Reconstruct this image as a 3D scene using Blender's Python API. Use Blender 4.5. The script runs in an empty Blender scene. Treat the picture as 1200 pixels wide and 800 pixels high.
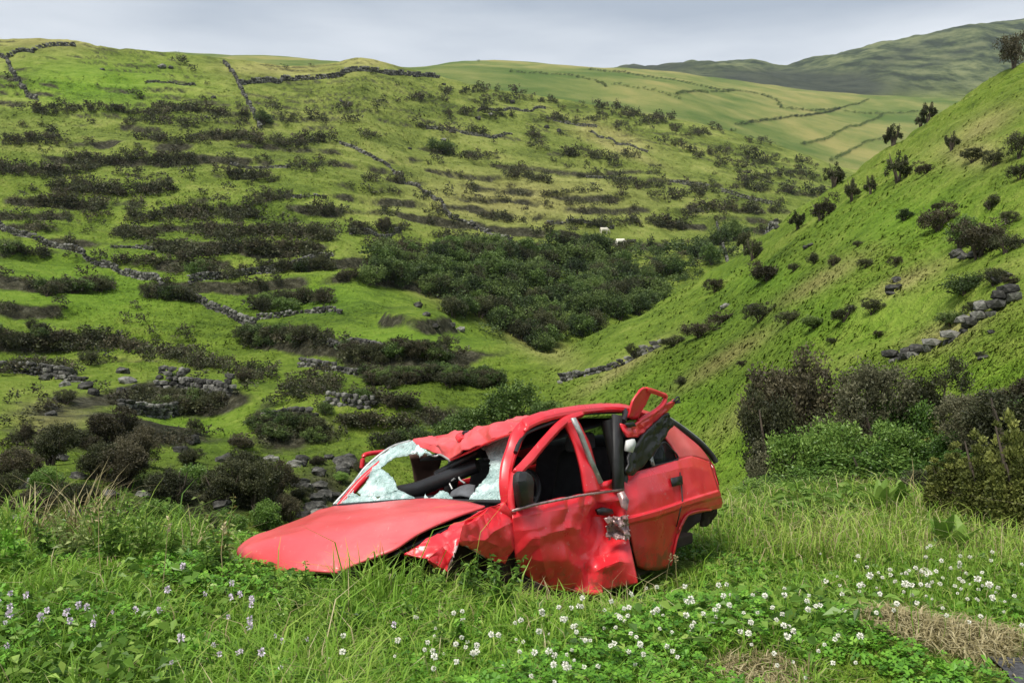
import bpy, bmesh, math, random
import numpy as np
from mathutils import Matrix, Vector

random.seed(7)
rng = np.random.default_rng(7)
scene = bpy.context.scene
col = scene.collection

# ------------------------------------------------------------------ camera
CAM_Z = 1.5
FPX = 1000.0                      # focal length in pixels of the 1200 px wide photograph
cam_d = bpy.data.cameras.new('camera')
cam_d.sensor_width = 36.0
cam_d.lens = 36.0 * FPX / 1200.0
cam_d.clip_end = 12000
cam_d.clip_start = 0.05
cam = bpy.data.objects.new('camera', cam_d)
cam.location = (0, 0, CAM_Z)
cam.rotation_euler = (math.radians(90), 0, 0)
col.objects.link(cam)
scene.camera = cam

# ------------------------------------------------------------------ sky + sun
SUN_EL = math.radians(58)
SUN_AZ = math.radians(-150)       # measured from +Y towards +X : high, behind the camera to the left
world = bpy.data.worlds.new('World')
scene.world = world
world.use_nodes = True
wn = world.node_tree.nodes
wl = world.node_tree.links
wn.clear()
w_out = wn.new('ShaderNodeOutputWorld')
w_sky = wn.new('ShaderNodeTexSky')
w_sky.sky_type = 'NISHITA'
w_sky.sun_disc = False
w_sky.sun_elevation = SUN_EL
w_sky.sun_rotation = SUN_AZ
w_sky.air_density = 1.0
w_sky.dust_density = 2.0
w_bg1 = wn.new('ShaderNodeBackground')
w_bg1.inputs['Strength'].default_value = 0.05
wl.new(w_sky.outputs[0], w_bg1.inputs['Color'])
# cloud deck: an even grey sheet with soft streaks, brighter where it thins towards the horizon
w_tc = wn.new('ShaderNodeTexCoord')
w_sep = wn.new('ShaderNodeSeparateXYZ')
wl.new(w_tc.outputs['Generated'], w_sep.inputs[0])
w_map = wn.new('ShaderNodeMapping')
w_map.inputs['Scale'].default_value = (1.0, 1.0, 5.0)
wl.new(w_tc.outputs['Generated'], w_map.inputs[0])
w_n = wn.new('ShaderNodeTexNoise')
w_n.inputs['Scale'].default_value = 2.1
w_n.inputs['Detail'].default_value = 6
w_n.inputs['Roughness'].default_value = 0.5
wl.new(w_map.outputs[0], w_n.inputs['Vector'])
w_add = wn.new('ShaderNodeMath'); w_add.operation = 'MULTIPLY_ADD'
wl.new(w_n.outputs[0], w_add.inputs[0])
w_add.inputs[1].default_value = 0.36
wl.new(w_sep.outputs['Z'], w_add.inputs[2])
w_r = wn.new('ShaderNodeValToRGB')
w_r.color_ramp.elements[0].position = 0.43
w_r.color_ramp.elements[0].color = (0.80, 0.84, 0.89, 1)
w_r.color_ramp.elements[1].position = 0.55
w_r.color_ramp.elements[1].color = (0.44, 0.50, 0.58, 1)
wl.new(w_add.outputs[0], w_r.inputs[0])
w_bg2 = wn.new('ShaderNodeBackground')
w_bg2.inputs['Strength'].default_value = 0.46
wl.new(w_r.outputs[0], w_bg2.inputs['Color'])
w_mix = wn.new('ShaderNodeMixShader')
w_mix.inputs[0].default_value = 0.9
wl.new(w_bg1.outputs[0], w_mix.inputs[1])
wl.new(w_bg2.outputs[0], w_mix.inputs[2])
wl.new(w_mix.outputs[0], w_out.inputs['Surface'])

sun_d = bpy.data.lights.new('sun', 'SUN')
sun_d.energy = 2.0
sun_d.angle = math.radians(20)
sun_d.color = (1.0, 0.95, 0.86)
sun = bpy.data.objects.new('sun', sun_d)
sdir = Vector((math.sin(SUN_AZ) * math.cos(SUN_EL), math.cos(SUN_AZ) * math.cos(SUN_EL), math.sin(SUN_EL)))
sun.rotation_euler = sdir.to_track_quat('Z', 'Y').to_euler()
sun.location = (0, 0, 60)
col.objects.link(sun)

scene.view_settings.view_transform = 'Standard'
scene.view_settings.look = 'None'
scene.view_settings.gamma = 1.0
scene.view_settings.exposure = 1.3
scene.view_settings.use_curve_mapping = False

# ------------------------------------------------------------------ helpers
NT = np.random.default_rng(11).random((256, 256))

def vnoise(x, y, seed=0):
    x = np.asarray(x, float) + seed * 17.31; y = np.asarray(y, float) + seed * 9.17
    xi = np.floor(x).astype(int); yi = np.floor(y).astype(int)
    fx = x - xi; fy = y - yi
    fx = fx * fx * (3 - 2 * fx); fy = fy * fy * (3 - 2 * fy)
    a = NT[xi & 255, yi & 255]; b = NT[(xi + 1) & 255, yi & 255]
    c = NT[xi & 255, (yi + 1) & 255]; d = NT[(xi + 1) & 255, (yi + 1) & 255]
    return (a * (1 - fx) + b * fx) * (1 - fy) + (c * (1 - fx) + d * fx) * fy

def fbm(x, y, oct=4, seed=0):
    v = 0; a = 0.5; t = 0
    for i in range(oct):
        v = v + a * vnoise(np.asarray(x) * 2 ** i, np.asarray(y) * 2 ** i, seed + i * 3)
        t += a; a *= 0.5
    return v / t

def sstep(a, b, x):
    t = np.clip((x - a) / (b - a), 0, 1)
    return t * t * (3 - 2 * t)

def np_mesh(name, V, F, attrs=None, smooth=False):
    """V (n,3), F (m,k) one polygon size, attrs {name: (n,) float}"""
    V = np.asarray(V, np.float32); F = np.asarray(F, np.int32)
    me = bpy.data.meshes.new(name)
    me.vertices.add(len(V)); me.vertices.foreach_set('co', V.ravel())
    k = F.shape[1]
    me.loops.add(F.size); me.loops.foreach_set('vertex_index', F.ravel())
    me.polygons.add(len(F))
    me.polygons.foreach_set('loop_start', np.arange(0, F.size, k, dtype=np.int32))
    try:
        me.polygons.foreach_set('loop_total', np.full(len(F), k, np.int32))
    except Exception:
        pass
    for an, av in (attrs or {}).items():
        a = me.attributes.new(an, 'FLOAT', 'POINT')
        a.data.foreach_set('value', np.ascontiguousarray(np.asarray(av, np.float32).ravel()))
    me.update(calc_edges=True)
    if smooth: me.shade_smooth()
    else: me.shade_flat()
    return me

def link(name, me, mat=None, parent=None):
    o = bpy.data.objects.new(name, me)
    if mat is not None and me is not None and len(me.materials) == 0:
        me.materials.append(mat)
    col.objects.link(o)
    if parent is not None:
        o.parent = parent
        o.matrix_parent_inverse = parent.matrix_basis.inverted()
    return o

def tag(o, label=None, cat=None, group=None, kind=None):
    if label: o['label'] = label
    if cat: o['category'] = cat
    if group: o['group'] = group
    if kind: o['kind'] = kind
    return o

def empty(name, loc, rz=0.0, s=1.0):
    o = bpy.data.objects.new(name, None)
    o.empty_display_size = 0.2
    o.location = loc; o.rotation_euler = (0, 0, rz); o.scale = (s, s, s)
    col.objects.link(o)
    return o

# ------------------------------------------------------------------ materials
def mat_new(name):
    m = bpy.data.materials.new(name); m.use_nodes = True
    return m, m.node_tree.nodes, m.node_tree.links, m.node_tree.nodes['Principled BSDF']

def ramp(nodes, cols):
    r = nodes.new('ShaderNodeValToRGB')
    e = r.color_ramp.elements
    while len(e) < len(cols): e.new(0.5)
    for i, (p, c) in enumerate(cols):
        e[i].position = p; e[i].color = (*c, 1)
    return r

def noise_node(nodes, links, scale, detail=4, rough=0.55, vec=None):
    n = nodes.new('ShaderNodeTexNoise')
    n.inputs['Scale'].default_value = scale
    n.inputs['Detail'].default_value = detail
    n.inputs['Roughness'].default_value = rough
    if vec is not None: links.new(vec, n.inputs['Vector'])
    return n

def mixc(nodes, links, fac, a, b, mode='MIX'):
    m = nodes.new('ShaderNodeMix'); m.data_type = 'RGBA'; m.blend_type = mode
    for sock, v in ((0, fac), (6, a), (7, b)):
        if isinstance(v, (int, float)): m.inputs[sock].default_value = v
        elif isinstance(v, tuple): m.inputs[sock].default_value = (*v, 1)
        else: links.new(v, m.inputs[sock])
    return m.outputs[2]

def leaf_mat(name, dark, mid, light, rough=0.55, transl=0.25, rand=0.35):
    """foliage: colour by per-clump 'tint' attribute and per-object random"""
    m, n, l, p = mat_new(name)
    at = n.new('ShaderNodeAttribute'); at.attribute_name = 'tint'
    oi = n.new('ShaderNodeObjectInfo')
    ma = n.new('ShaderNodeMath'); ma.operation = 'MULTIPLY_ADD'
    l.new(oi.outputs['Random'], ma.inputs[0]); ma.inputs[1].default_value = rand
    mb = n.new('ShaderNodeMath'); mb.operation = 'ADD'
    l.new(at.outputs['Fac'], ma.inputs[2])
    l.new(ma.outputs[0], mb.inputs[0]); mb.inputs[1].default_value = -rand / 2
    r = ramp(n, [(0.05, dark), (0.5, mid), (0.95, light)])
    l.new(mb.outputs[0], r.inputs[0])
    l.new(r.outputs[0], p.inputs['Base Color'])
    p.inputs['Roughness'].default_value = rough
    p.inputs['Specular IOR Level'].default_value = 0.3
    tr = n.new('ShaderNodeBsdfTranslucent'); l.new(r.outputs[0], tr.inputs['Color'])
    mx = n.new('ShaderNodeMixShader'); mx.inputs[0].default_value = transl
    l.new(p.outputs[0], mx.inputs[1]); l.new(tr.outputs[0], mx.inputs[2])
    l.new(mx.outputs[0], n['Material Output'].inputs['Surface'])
    return m

def plain_mat(name, c, rough=0.6, metal=0.0, nscale=0.0, var=0.3, bump=0.0, spec=0.5):
    m, n, l, p = mat_new(name)
    p.inputs['Roughness'].default_value = rough
    p.inputs['Metallic'].default_value = metal
    p.inputs['Specular IOR Level'].default_value = spec
    if nscale:
        tc = n.new('ShaderNodeTexCoord')
        nz = noise_node(n, l, nscale, 5, 0.6, tc.outputs['Object'])
        r = ramp(n, [(0.3, tuple(x * (1 - var) for x in c)), (0.7, tuple(min(1, x * (1 + var)) for x in c))])
        l.new(nz.outputs[0], r.inputs[0]); l.new(r.outputs[0], p.inputs['Base Color'])
        if bump:
            b = n.new('ShaderNodeBump'); b.inputs['Strength'].default_value = bump
            l.new(nz.outputs[0], b.inputs['Height']); l.new(b.outputs[0], p.inputs['Normal'])
    else:
        p.inputs['Base Color'].default_value = (*c, 1)
    return m

M = {}
M['heath'] = leaf_mat('heath_foliage', (0.014, 0.018, 0.008), (0.044, 0.050, 0.021), (0.11, 0.115, 0.05))
M['heath_brown'] = leaf_mat('brown_heath_foliage', (0.016, 0.015, 0.008), (0.050, 0.045, 0.024), (0.125, 0.11, 0.06))
M['green'] = leaf_mat('green_foliage', (0.024, 0.045, 0.012), (0.07, 0.12, 0.028), (0.16, 0.24, 0.055), 0.45)
M['valley'] = leaf_mat('valley_foliage', (0.016, 0.028, 0.010), (0.055, 0.088, 0.026), (0.15, 0.21, 0.055), 0.55, 0.25, 0.75)
M['heath_tip'] = leaf_mat('yellow_tip_heath_foliage', (0.035, 0.045, 0.012), (0.12, 0.14, 0.032), (0.30, 0.32, 0.08))
M['grey_heath'] = leaf_mat('grey_heath_foliage', (0.035, 0.038, 0.02), (0.085, 0.088, 0.045), (0.16, 0.155, 0.085))
M['broad'] = leaf_mat('broad_leaves', (0.045, 0.10, 0.016), (0.13, 0.25, 0.034), (0.31, 0.44, 0.09), 0.4)
M['leafy'] = leaf_mat('thicket_leaves', (0.024, 0.06, 0.012), (0.085, 0.165, 0.028), (0.22, 0.34, 0.07), 0.4, 0.25, 0.6)
M['pale_leaf'] = leaf_mat('pale_leaves', (0.12, 0.17, 0.04), (0.24, 0.31, 0.09), (0.40, 0.46, 0.18), 0.45)
M['grass'] = leaf_mat('grass_blades', (0.075, 0.16, 0.016), (0.20, 0.37, 0.036), (0.42, 0.52, 0.11), 0.45, 0.38)
M['hillgrass'] = leaf_mat('hill_grass_blades', (0.075, 0.115, 0.018), (0.16, 0.22, 0.035), (0.27, 0.29, 0.08), 0.6, 0.3)
M['clover'] = leaf_mat('clover_leaves', (0.06, 0.17, 0.016), (0.15, 0.35, 0.03), (0.27, 0.48, 0.06), 0.5, 0.25)
M['straw'] = leaf_mat('dry_straw', (0.20, 0.17, 0.07), (0.36, 0.30, 0.15), (0.52, 0.46, 0.27), 0.6, 0.2)
M['fern'] = leaf_mat('fern_fronds', (0.05, 0.11, 0.012), (0.12, 0.23, 0.03), (0.24, 0.36, 0.07), 0.5, 0.35)
M['bark'] = plain_mat('bark', (0.075, 0.058, 0.042), 0.9, 0, 8, 0.5, 0.4)
M['petal'] = plain_mat('white_petals', (0.78, 0.77, 0.68), 0.7, 0, 30, 0.1)
M['lilac'] = plain_mat('lilac_petals', (0.66, 0.58, 0.66), 0.7, 0, 30, 0.12)

def stone_material():
    m, n, l, p = mat_new('lichen_stone')
    tc = n.new('ShaderNodeTexCoord'); oi = n.new('ShaderNodeObjectInfo')
    at = n.new('ShaderNodeAttribute'); at.attribute_name = 'tint'
    nz = noise_node(n, l, 3.0, 6, 0.65, tc.outputs['Object'])
    r = ramp(n, [(0.3, (0.03, 0.03, 0.027)), (0.5, (0.082, 0.08, 0.072)), (0.72, (0.23, 0.226, 0.20))])
    ad = n.new('ShaderNodeMath'); ad.operation = 'MULTIPLY_ADD'; ad.inputs[1].default_value = 0.4
    l.new(at.outputs['Fac'], ad.inputs[0]); 
    sb = n.new('ShaderNodeMath'); sb.operation = 'SUBTRACT'; sb.inputs[1].default_value = 0.2
    l.new(nz.outputs[0], sb.inputs[0]); l.new(sb.outputs[0], ad.inputs[2])
    l.new(ad.outputs[0], r.inputs[0])
    l.new(r.outputs[0], p.inputs['Base Color'])
    p.inputs['Roughness'].default_value = 0.95; p.inputs['Specular IOR Level'].default_value = 0.15
    n2 = noise_node(n, l, 14.0, 5, 0.6, tc.outputs['Object'])
    b = n.new('ShaderNodeBump'); b.inputs['Strength'].default_value = 0.5; b.inputs['Distance'].default_value = 0.05
    l.new(n2.outputs[0], b.inputs['Height']); l.new(b.outputs[0], p.inputs['Normal'])
    return m
M['stone'] = stone_material()

# ------------------------------------------------------------------ terrain
# Columns of the valley: for each direction a chain of (distance, picture row) nodes
# lip, gully, foot, near crest, behind crest, lower / upper slope, skyline, dip, pasture, ridge, dip, mountain, beyond
COLS = {
 -700: [(7.0,'z',0),(14,'z',-3.5),(22,600),(42,470),(58,420),(105,280),(180,140),(280,40),(360,'d',8),(700,60),(1000,60),(1200,70),(1700,80),(2600,90)],
 0:   [(6.4,'z',-.02),(12.5,'z',-3.9),(20,612),(45,470),(60,420),(110,285),(190,150),(290,41),(370,'d',8),(700,68),(1000,66),(1200,75),(1700,86),(2600,95)],
 65:  [(6.4,'z',-.02),(12.5,'z',-4.0),(21,612),(48,465),(64,418),(115,287),(194,150),(294,38),(374,'d',8),(700,68),(1000,66),(1200,75),(1700,86),(2600,95)],
 130: [(6.5,'z',-.02),(13,'z',-4.2),(22,612),(50,462),(70,410),(120,290),(196,150),(298,50),(378,'d',8),(700,68),(1000,66),(1200,75),(1700,86),(2600,95)],
 250: [(6.7,'z',-.03),(14,'z',-5),(26,605),(56,455),(80,390),(126,270),(205,155),(310,60),(390,'d',8),(700,70),(1000,67),(1200,76),(1700,86),(2600,95)],
 340: [(6.9,'z',-.05),(15,'z',-5.5),(30,600),(62,430),(88,360),(133,258),(213,160),(322,70),(400,'d',8),(700,70),(1000,66),(1200,76),(1700,86),(2600,95)],
 380: [(6.9,'z',-.05),(15,'z',-5.8),(32,595),(66,410),(90,345),(135,260),(216,162),(326,68),(400,'d',8),(700,72),(1000,70),(1200,78),(1700,86),(2600,95)],
 420: [(7.0,'z',-.07),(16,'z',-6.2),(34,590),(72,385),(92,335),(137,270),(220,165),(330,61),(400,'d',8),(700,76),(1000,73),(1200,80),(1700,86),(2600,95)],
 490: [(7.1,'z',-.1),(17,'z',-7),(38,570),(80,347),(94,349),(138,290),(230,180),(340,79),(410,'d',6),(700,82),(1000,77),(1200,82),(1700,86),(2600,95)],
 540: [(7.2,'z',-.1),(18,'z',-7.5),(42,545),(80,371),(94,388),(142,296),(236,185),(346,90),(420,'d',5),(700,82),(1000,67),(1200,82),(1700,86),(2600,95)],
 600: [(7.4,'z',-.12),(19,'z',-7.5),(45,510),(76,395),(92,425),(148,297),(243,190),(352,101),(430,'d',5),(700,88),(1000,70),(1200,80),(1700,86),(2600,95)],
 640: [(7.5,'z',-.14),(19,'z',-7.0),(42,505),(70,413),(92,445),(151,296),(247,192),(356,108),(440,'d',5),(700,92),(1000,72),(1200,80),(1700,86),(2600,95)],
 700: [(7.6,'z',-.15),(16,'z',-4.8),(34,520),(75,386),(98,435),(157,297),(252,198),(360,117),(450,'d',5),(700,98),(1000,76),(1200,83),(1700,85),(2600,95)],
 750: [(7.8,'z',-.15),(14,'z',-3.6),(27,540),(80,363),(105,420),(165,298),(257,200),(364,126),(450,'d',5),(700,104),(1000,81),(1200,86),(1700,74),(2600,95)],
 800: [(8.0,'z',-.12),(13,'z',-2.8),(23,560),(83,336),(110,400),(178,288),(265,203),(368,135),(450,'d',5),(700,112),(1000,88),(1200,90),(1700,67),(2600,95)],
 850: [(8.3,'z',-.1),(12.5,'z',-2.2),(20,565),(85,306),(115,370),(190,275),(272,205),(372,147),(450,'d',5),(700,128),(1000,95),(1200,95),(1700,70),(2600,95)],
 925: [(8.6,'z',-.05),(11.5,'z',-.8),(16,535),(82,252),(122,345),(210,268),(285,213),(385,172),(460,'d',5),(700,148),(1000,104),(1200,106),(1700,77),(2600,95)],
 1000:[(8.4,'z',0.0),(11,'z',-.35),(14,510),(75,200),(130,320),(230,260),(300,225),(400,196),(470,'d',5),(700,165),(1000,113),(1200,112),(1700,60),(2600,85)],
 1100:[(7.6,'z',0.03),(9.6,'z',0.0),(13,500),(72,130),(140,285),(240,250),(310,225),(410,205),(480,'d',5),(700,180),(1000,118),(1200,115),(1700,37),(2600,70)],
 1150:[(7.0,'z',0.04),(9,'z',.1),(12,490),(70,97),(145,270),(245,245),(315,228),(415,208),(490,'d',5),(700,185),(1000,120),(1200,116),(1700,28),(2600,60)],
 1200:[(6.6,'z',0.05),(8.5,'z',.15),(11.5,480),(69,66),(150,250),(250,240),(320,230),(420,210),(490,'d',5),(700,185),(1000,120),(1200,116),(1700,24),(2600,60)],
 1900:[(6.0,'z',0.05),(8,'z',0.2),(12,520),(60,-140),(150,100),(250,140),(320,150),(420,160),(500,170),(700,180),(1000,120),(1200,110),(1700,10),(2600,50)],
}
def build_table():
    xs = np.array(sorted(COLS))
    K = 14
    D = np.zeros((len(xs), K)); Z = np.zeros((len(xs), K))
    for i, x in enumerate(xs):
        prev = None
        for k, nd in enumerate(COLS[x]):
            d = nd[0]
            if nd[1] == 'z': z = nd[2]
            elif nd[1] == 'd': z = prev - nd[2] * d / 400
            else: z = CAM_Z + d * (400 - nd[1]) / FPX
            D[i, k] = d; Z[i, k] = z; prev = z
    px = np.linspace(-1500, 2700, 1401)
    DD = np.stack([np.interp(px, xs, D[:, k]) for k in range(K)], 1)
    ZZ = np.stack([np.interp(px, xs, Z[:, k]) for k in range(K)], 1)
    ker = np.exp(-0.5 * (np.arange(-12, 13) / 4.0) ** 2); ker /= ker.sum()
    for k in range(K):
        DD[:, k] = np.convolve(np.pad(DD[:, k], 12, mode='edge'), ker, 'valid')
        ZZ[:, k] = np.convolve(np.pad(ZZ[:, k], 12, mode='edge'), ker, 'valid')
    ld = np.linspace(math.log(2.5), math.log(3200), 1100)
    T = np.zeros((len(px), len(ld)))
    kd = np.exp(-0.5 * (np.arange(-14, 15) / 4.5) ** 2); kd /= kd.sum()
    for i in range(len(px)):
        d = np.concatenate(([0.5, 2.0], DD[i], [3400])); z = np.concatenate(([0, 0], ZZ[i], [ZZ[i, -1] - 30]))
        t = np.interp(np.exp(ld), d, z)
        T[i] = np.convolve(np.pad(t, 14, mode='edge'), kd, 'valid')
    return px, ld, T
_px, _ld, _T = build_table()

def bil(A, fi, fj):
    i = np.clip(np.floor(fi).astype(int), 0, A.shape[0] - 2); j = np.clip(np.floor(fj).astype(int), 0, A.shape[1] - 2)
    a = np.clip(fi - i, 0, 1); b = np.clip(fj - j, 0, 1)
    return (A[i, j] * (1 - a) + A[i + 1, j] * a) * (1 - b) + (A[i, j + 1] * (1 - a) + A[i + 1, j + 1] * a) * b

def base_h(X, Y):
    Yc = np.maximum(Y, 2.5)
    p = 600 + FPX * X / Yc
    return bil(_T, (p - _px[0]) / (_px[1] - _px[0]), (np.log(Yc) - _ld[0]) / (_ld[1] - _ld[0]))

def terr(X, Y):
    """height and riser mask"""
    X = np.asarray(X, float); Y = np.asarray(Y, float)
    z = base_h(X, Y)
    p = 600 + FPX * X / np.maximum(Y, 2.5)
    big = fbm(X / 34, Y / 34, 4, 1) - 0.5
    z = z + big * np.clip((Y - 14) / 60, 0, 1) * 3.2 * np.clip(1 - (Y - 60) / 4000, 0.4, 1)
    far = sstep(420, 800, Y)
    z = z + far * (fbm(X / 260, Y / 260, 5, 4) - 0.5) * 26 + sstep(1150, 1350, Y) * (fbm(X / 120, Y / 200, 5, 6) - 0.5) * 44
    # terraces on the hillside across the gully
    left = sstep(26, 44, Y) * (1 - sstep(300, 420, Y))
    edge = np.interp(Y, [0, 60, 80, 100, 140, 400], [520, 560, 640, 900, 1100, 1200])
    left = left * (1 - sstep(edge - 50, edge + 30, p))
    h = 2.7 + 1.6 * sstep(70, 260, Y)
    wob = (fbm(X / 30, Y / 55, 4, 7) - 0.5) * 2.6
    tt = z / h + wob
    fr = tt - np.floor(tt)
    amt = sstep(0.33, 0.52, fbm(X / 22 + 3, Y / 13, 4, 9)) * left * (0.95 - 0.3 * sstep(150, 320, Y))
    st = 0.42 * fr + 0.58 * sstep(0.66, 0.86, fr)
    z = z + (st - fr) * h * amt
    riser = (1 - 0.2 * sstep(120, 240, Y)) * amt * np.exp(-((fr - 0.76) / 0.075) ** 2) * sstep(0.25, 0.5, fbm(X / 6.0, Y / 6.0, 3, 31))
    # faint terraces running across the near right slope
    right = sstep(14, 22, Y) * (1 - sstep(88, 100, Y)) * sstep(edge - 20, edge + 60, p)
    t2 = (z * 1.0 - 0.04 * X) / 2.6 + (fbm(X / 20, Y / 20, 3, 13) - 0.5) * 1.4
    f2 = t2 - np.floor(t2)
    a2 = sstep(0.42, 0.6, fbm(X / 25 + 8, Y / 18, 3, 15)) * right * 0.5
    z = z + (0.5 * f2 + 0.5 * sstep(0.62, 0.9, f2) - f2) * 2.6 * a2
    riser2 = a2 * np.exp(-((f2 - 0.78) / 0.1) ** 2)
    # small humps
    mid = sstep(9, 25, Y) * (1 - sstep(250, 600, Y))
    z = z + mid * (fbm(X / 3.2, Y / 3.2, 4, 21) - 0.5) * 0.75
    near = 1 - sstep(9, 20, Y)
    z = z + near * (fbm(X / 1.3, Y / 1.3, 3, 23) - 0.5) * 0.16 * np.clip((np.hypot(X, Y - 0.0) - 1.0) / 2, 0, 1)
    # the verge stands higher by the road and falls away towards the drop
    z = z + (0.46 - 0.44 * sstep(3.3, 4.7, Y + 0.3 * np.clip(X, -2.5, 2.5)) - 0.02 * sstep(5.0, 8.0, Y)) * (1 - sstep(6.5, 9.0, Y))
    return z, riser, riser2

def ground_z(x, y):
    z, _, _ = terr(np.array([x]), np.array([y]))
    return float(z[0])

_CP = np.arange(-200, 1402, 2.0)
_D = np.concatenate([np.linspace(1.7, 12, 200), np.exp(np.linspace(math.log(12.05), math.log(420), 900)), np.exp(np.linspace(math.log(425), math.log(2600), 140))])
_SX = (_CP[:, None] - 600) / FPX * _D[None, :]
_SZ = terr(_SX, np.broadcast_to(_D, _SX.shape))[0]
_SE = (_SZ - CAM_Z) / _D[None, :]          # slope of the sight line to every ground sample

def cast(px, py, dmin=1.7):
    """ground points first met along the sight lines through picture positions"""
    px = np.atleast_1d(np.asarray(px, float)); py = np.atleast_1d(np.asarray(py, float))
    k0 = int(np.searchsorted(_D, dmin))
    E = np.maximum.accumulate(_SE[:, k0:], 1); d = _D[k0:]
    ci = np.clip(np.round((px - _CP[0]) / 2.0).astype(int), 0, len(_CP) - 1)
    w = (400 - py) / FPX
    out = np.full((len(px), 3), np.nan)
    for c in np.unique(ci):
        m = np.where(ci == c)[0]
        e = E[c]
        k = np.searchsorted(e, w[m])
        ok = (k < len(d)) & (k > 0)
        kk = np.clip(k, 1, len(d) - 1)
        t = (w[m] - e[kk - 1]) / np.maximum(e[kk] - e[kk - 1], 1e-9)
        dd = d[kk - 1] + (d[kk] - d[kk - 1]) * np.clip(t, 0, 1)
        x = (px[m] - 600) / FPX * dd
        pt = np.stack([x, dd, CAM_Z + w[m] * dd], 1); pt[~ok] = np.nan
        out[m] = pt
    good = ~np.isnan(out[:, 0])
    out[good, 2] = terr(out[good, 0], out[good, 1])[0]
    return out

BARE = [(p[0], p[1], r) for p, r in zip(cast([1010, 1045, 1085, 1130, 890], [714, 718, 735, 748, 798]), [.14, .17, .17, .2, .12])]

def masks(X, Y, Z, R1, R2):
    p = 600 + FPX * X / np.maximum(Y, 2.5); q = 400 - FPX * (Z - CAM_Z) / np.maximum(Y, 2.5)
    def blob(cx, cy, rx, ry, ang=0):
        c, s = math.cos(math.radians(ang)), math.sin(math.radians(ang))
        a = ((p - cx) * c + (q - cy) * s) / rx; b = (-(p - cx) * s + (q - cy) * c) / ry
        return np.exp(-(a * a + b * b))
    far = sstep(380, 520, Y)
    dry = np.zeros_like(X)
    for b in [(60, 45, 120, 12), (330, 80, 70, 10), (430, 72, 50, 8), (690, 150, 16, 10), (725, 160, 45, 8, 20), (720, 172, 60, 6, 22), (600, 235, 120, 30), (60, 490, 50, 22),
              (900, 470, 60, 14, -30), (960, 330, 60, 10, -30), (850, 420, 70, 10, -32), (1060, 330, 50, 10, -25), (1150, 150, 50, 14, -30), (730, 430, 60, 8, -32), (620, 395, 60, 16, 30), (480, 330, 60, 10, 25), (1110, 390, 50, 16, -25), (1140, 180, 40, 18)]:
        dry = np.maximum(dry, blob(*b) * (0.85 if len(b) else 1))
    dry = np.where(Y < 9.5, 0, dry)
    olive = sstep(90, 220, Y)
    lush = np.zeros_like(X)
    for b in [(110, 100, 120, 30), (200, 500, 90, 26), (360, 350, 90, 20), (100, 340, 140, 40), (470, 400, 90, 24), (980, 370, 140, 50), (1080, 260, 110, 40), (870, 540, 70, 40), (1150, 440, 80, 20), (800, 470, 90, 40), (1000, 470, 120, 40), (900, 330, 60, 24)]:
        lush = np.maximum(lush, blob(*b))
    wood = far * (1.3 * blob(900, 95, 70, 11, 4) + 1.4 * blob(975, 101, 80, 15, 3) + blob(770, 78, 50, 7) + 0.5 * blob(1040, 72, 80, 10, -25) + 0.4 * blob(1130, 60, 60, 8, -20)) * (Y > 1150)
    past = far * (1 - sstep(1080, 1250, Y))
    bare = np.zeros_like(X)
    near = Y < 9
    for (bx, by, br) in BARE:
        bare = np.maximum(bare, near * np.exp(-(((X - bx) / br) ** 2 + ((Y - by) / (br * 1.1)) ** 2)))
    rock = np.maximum(blob(380, 575, 40, 35) * (Y > 12), 0.9 * blob(250, 580, 120, 30) * (Y > 11)) 
    return dict(riser=np.maximum(R1 * 0.95, R2 * 0.4), dry=dry, olive=olive, lush=lush, wood=np.clip(wood, 0, 1), past=past, mount=sstep(1100, 1300, Y), bare=bare, rock=rock)

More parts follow.
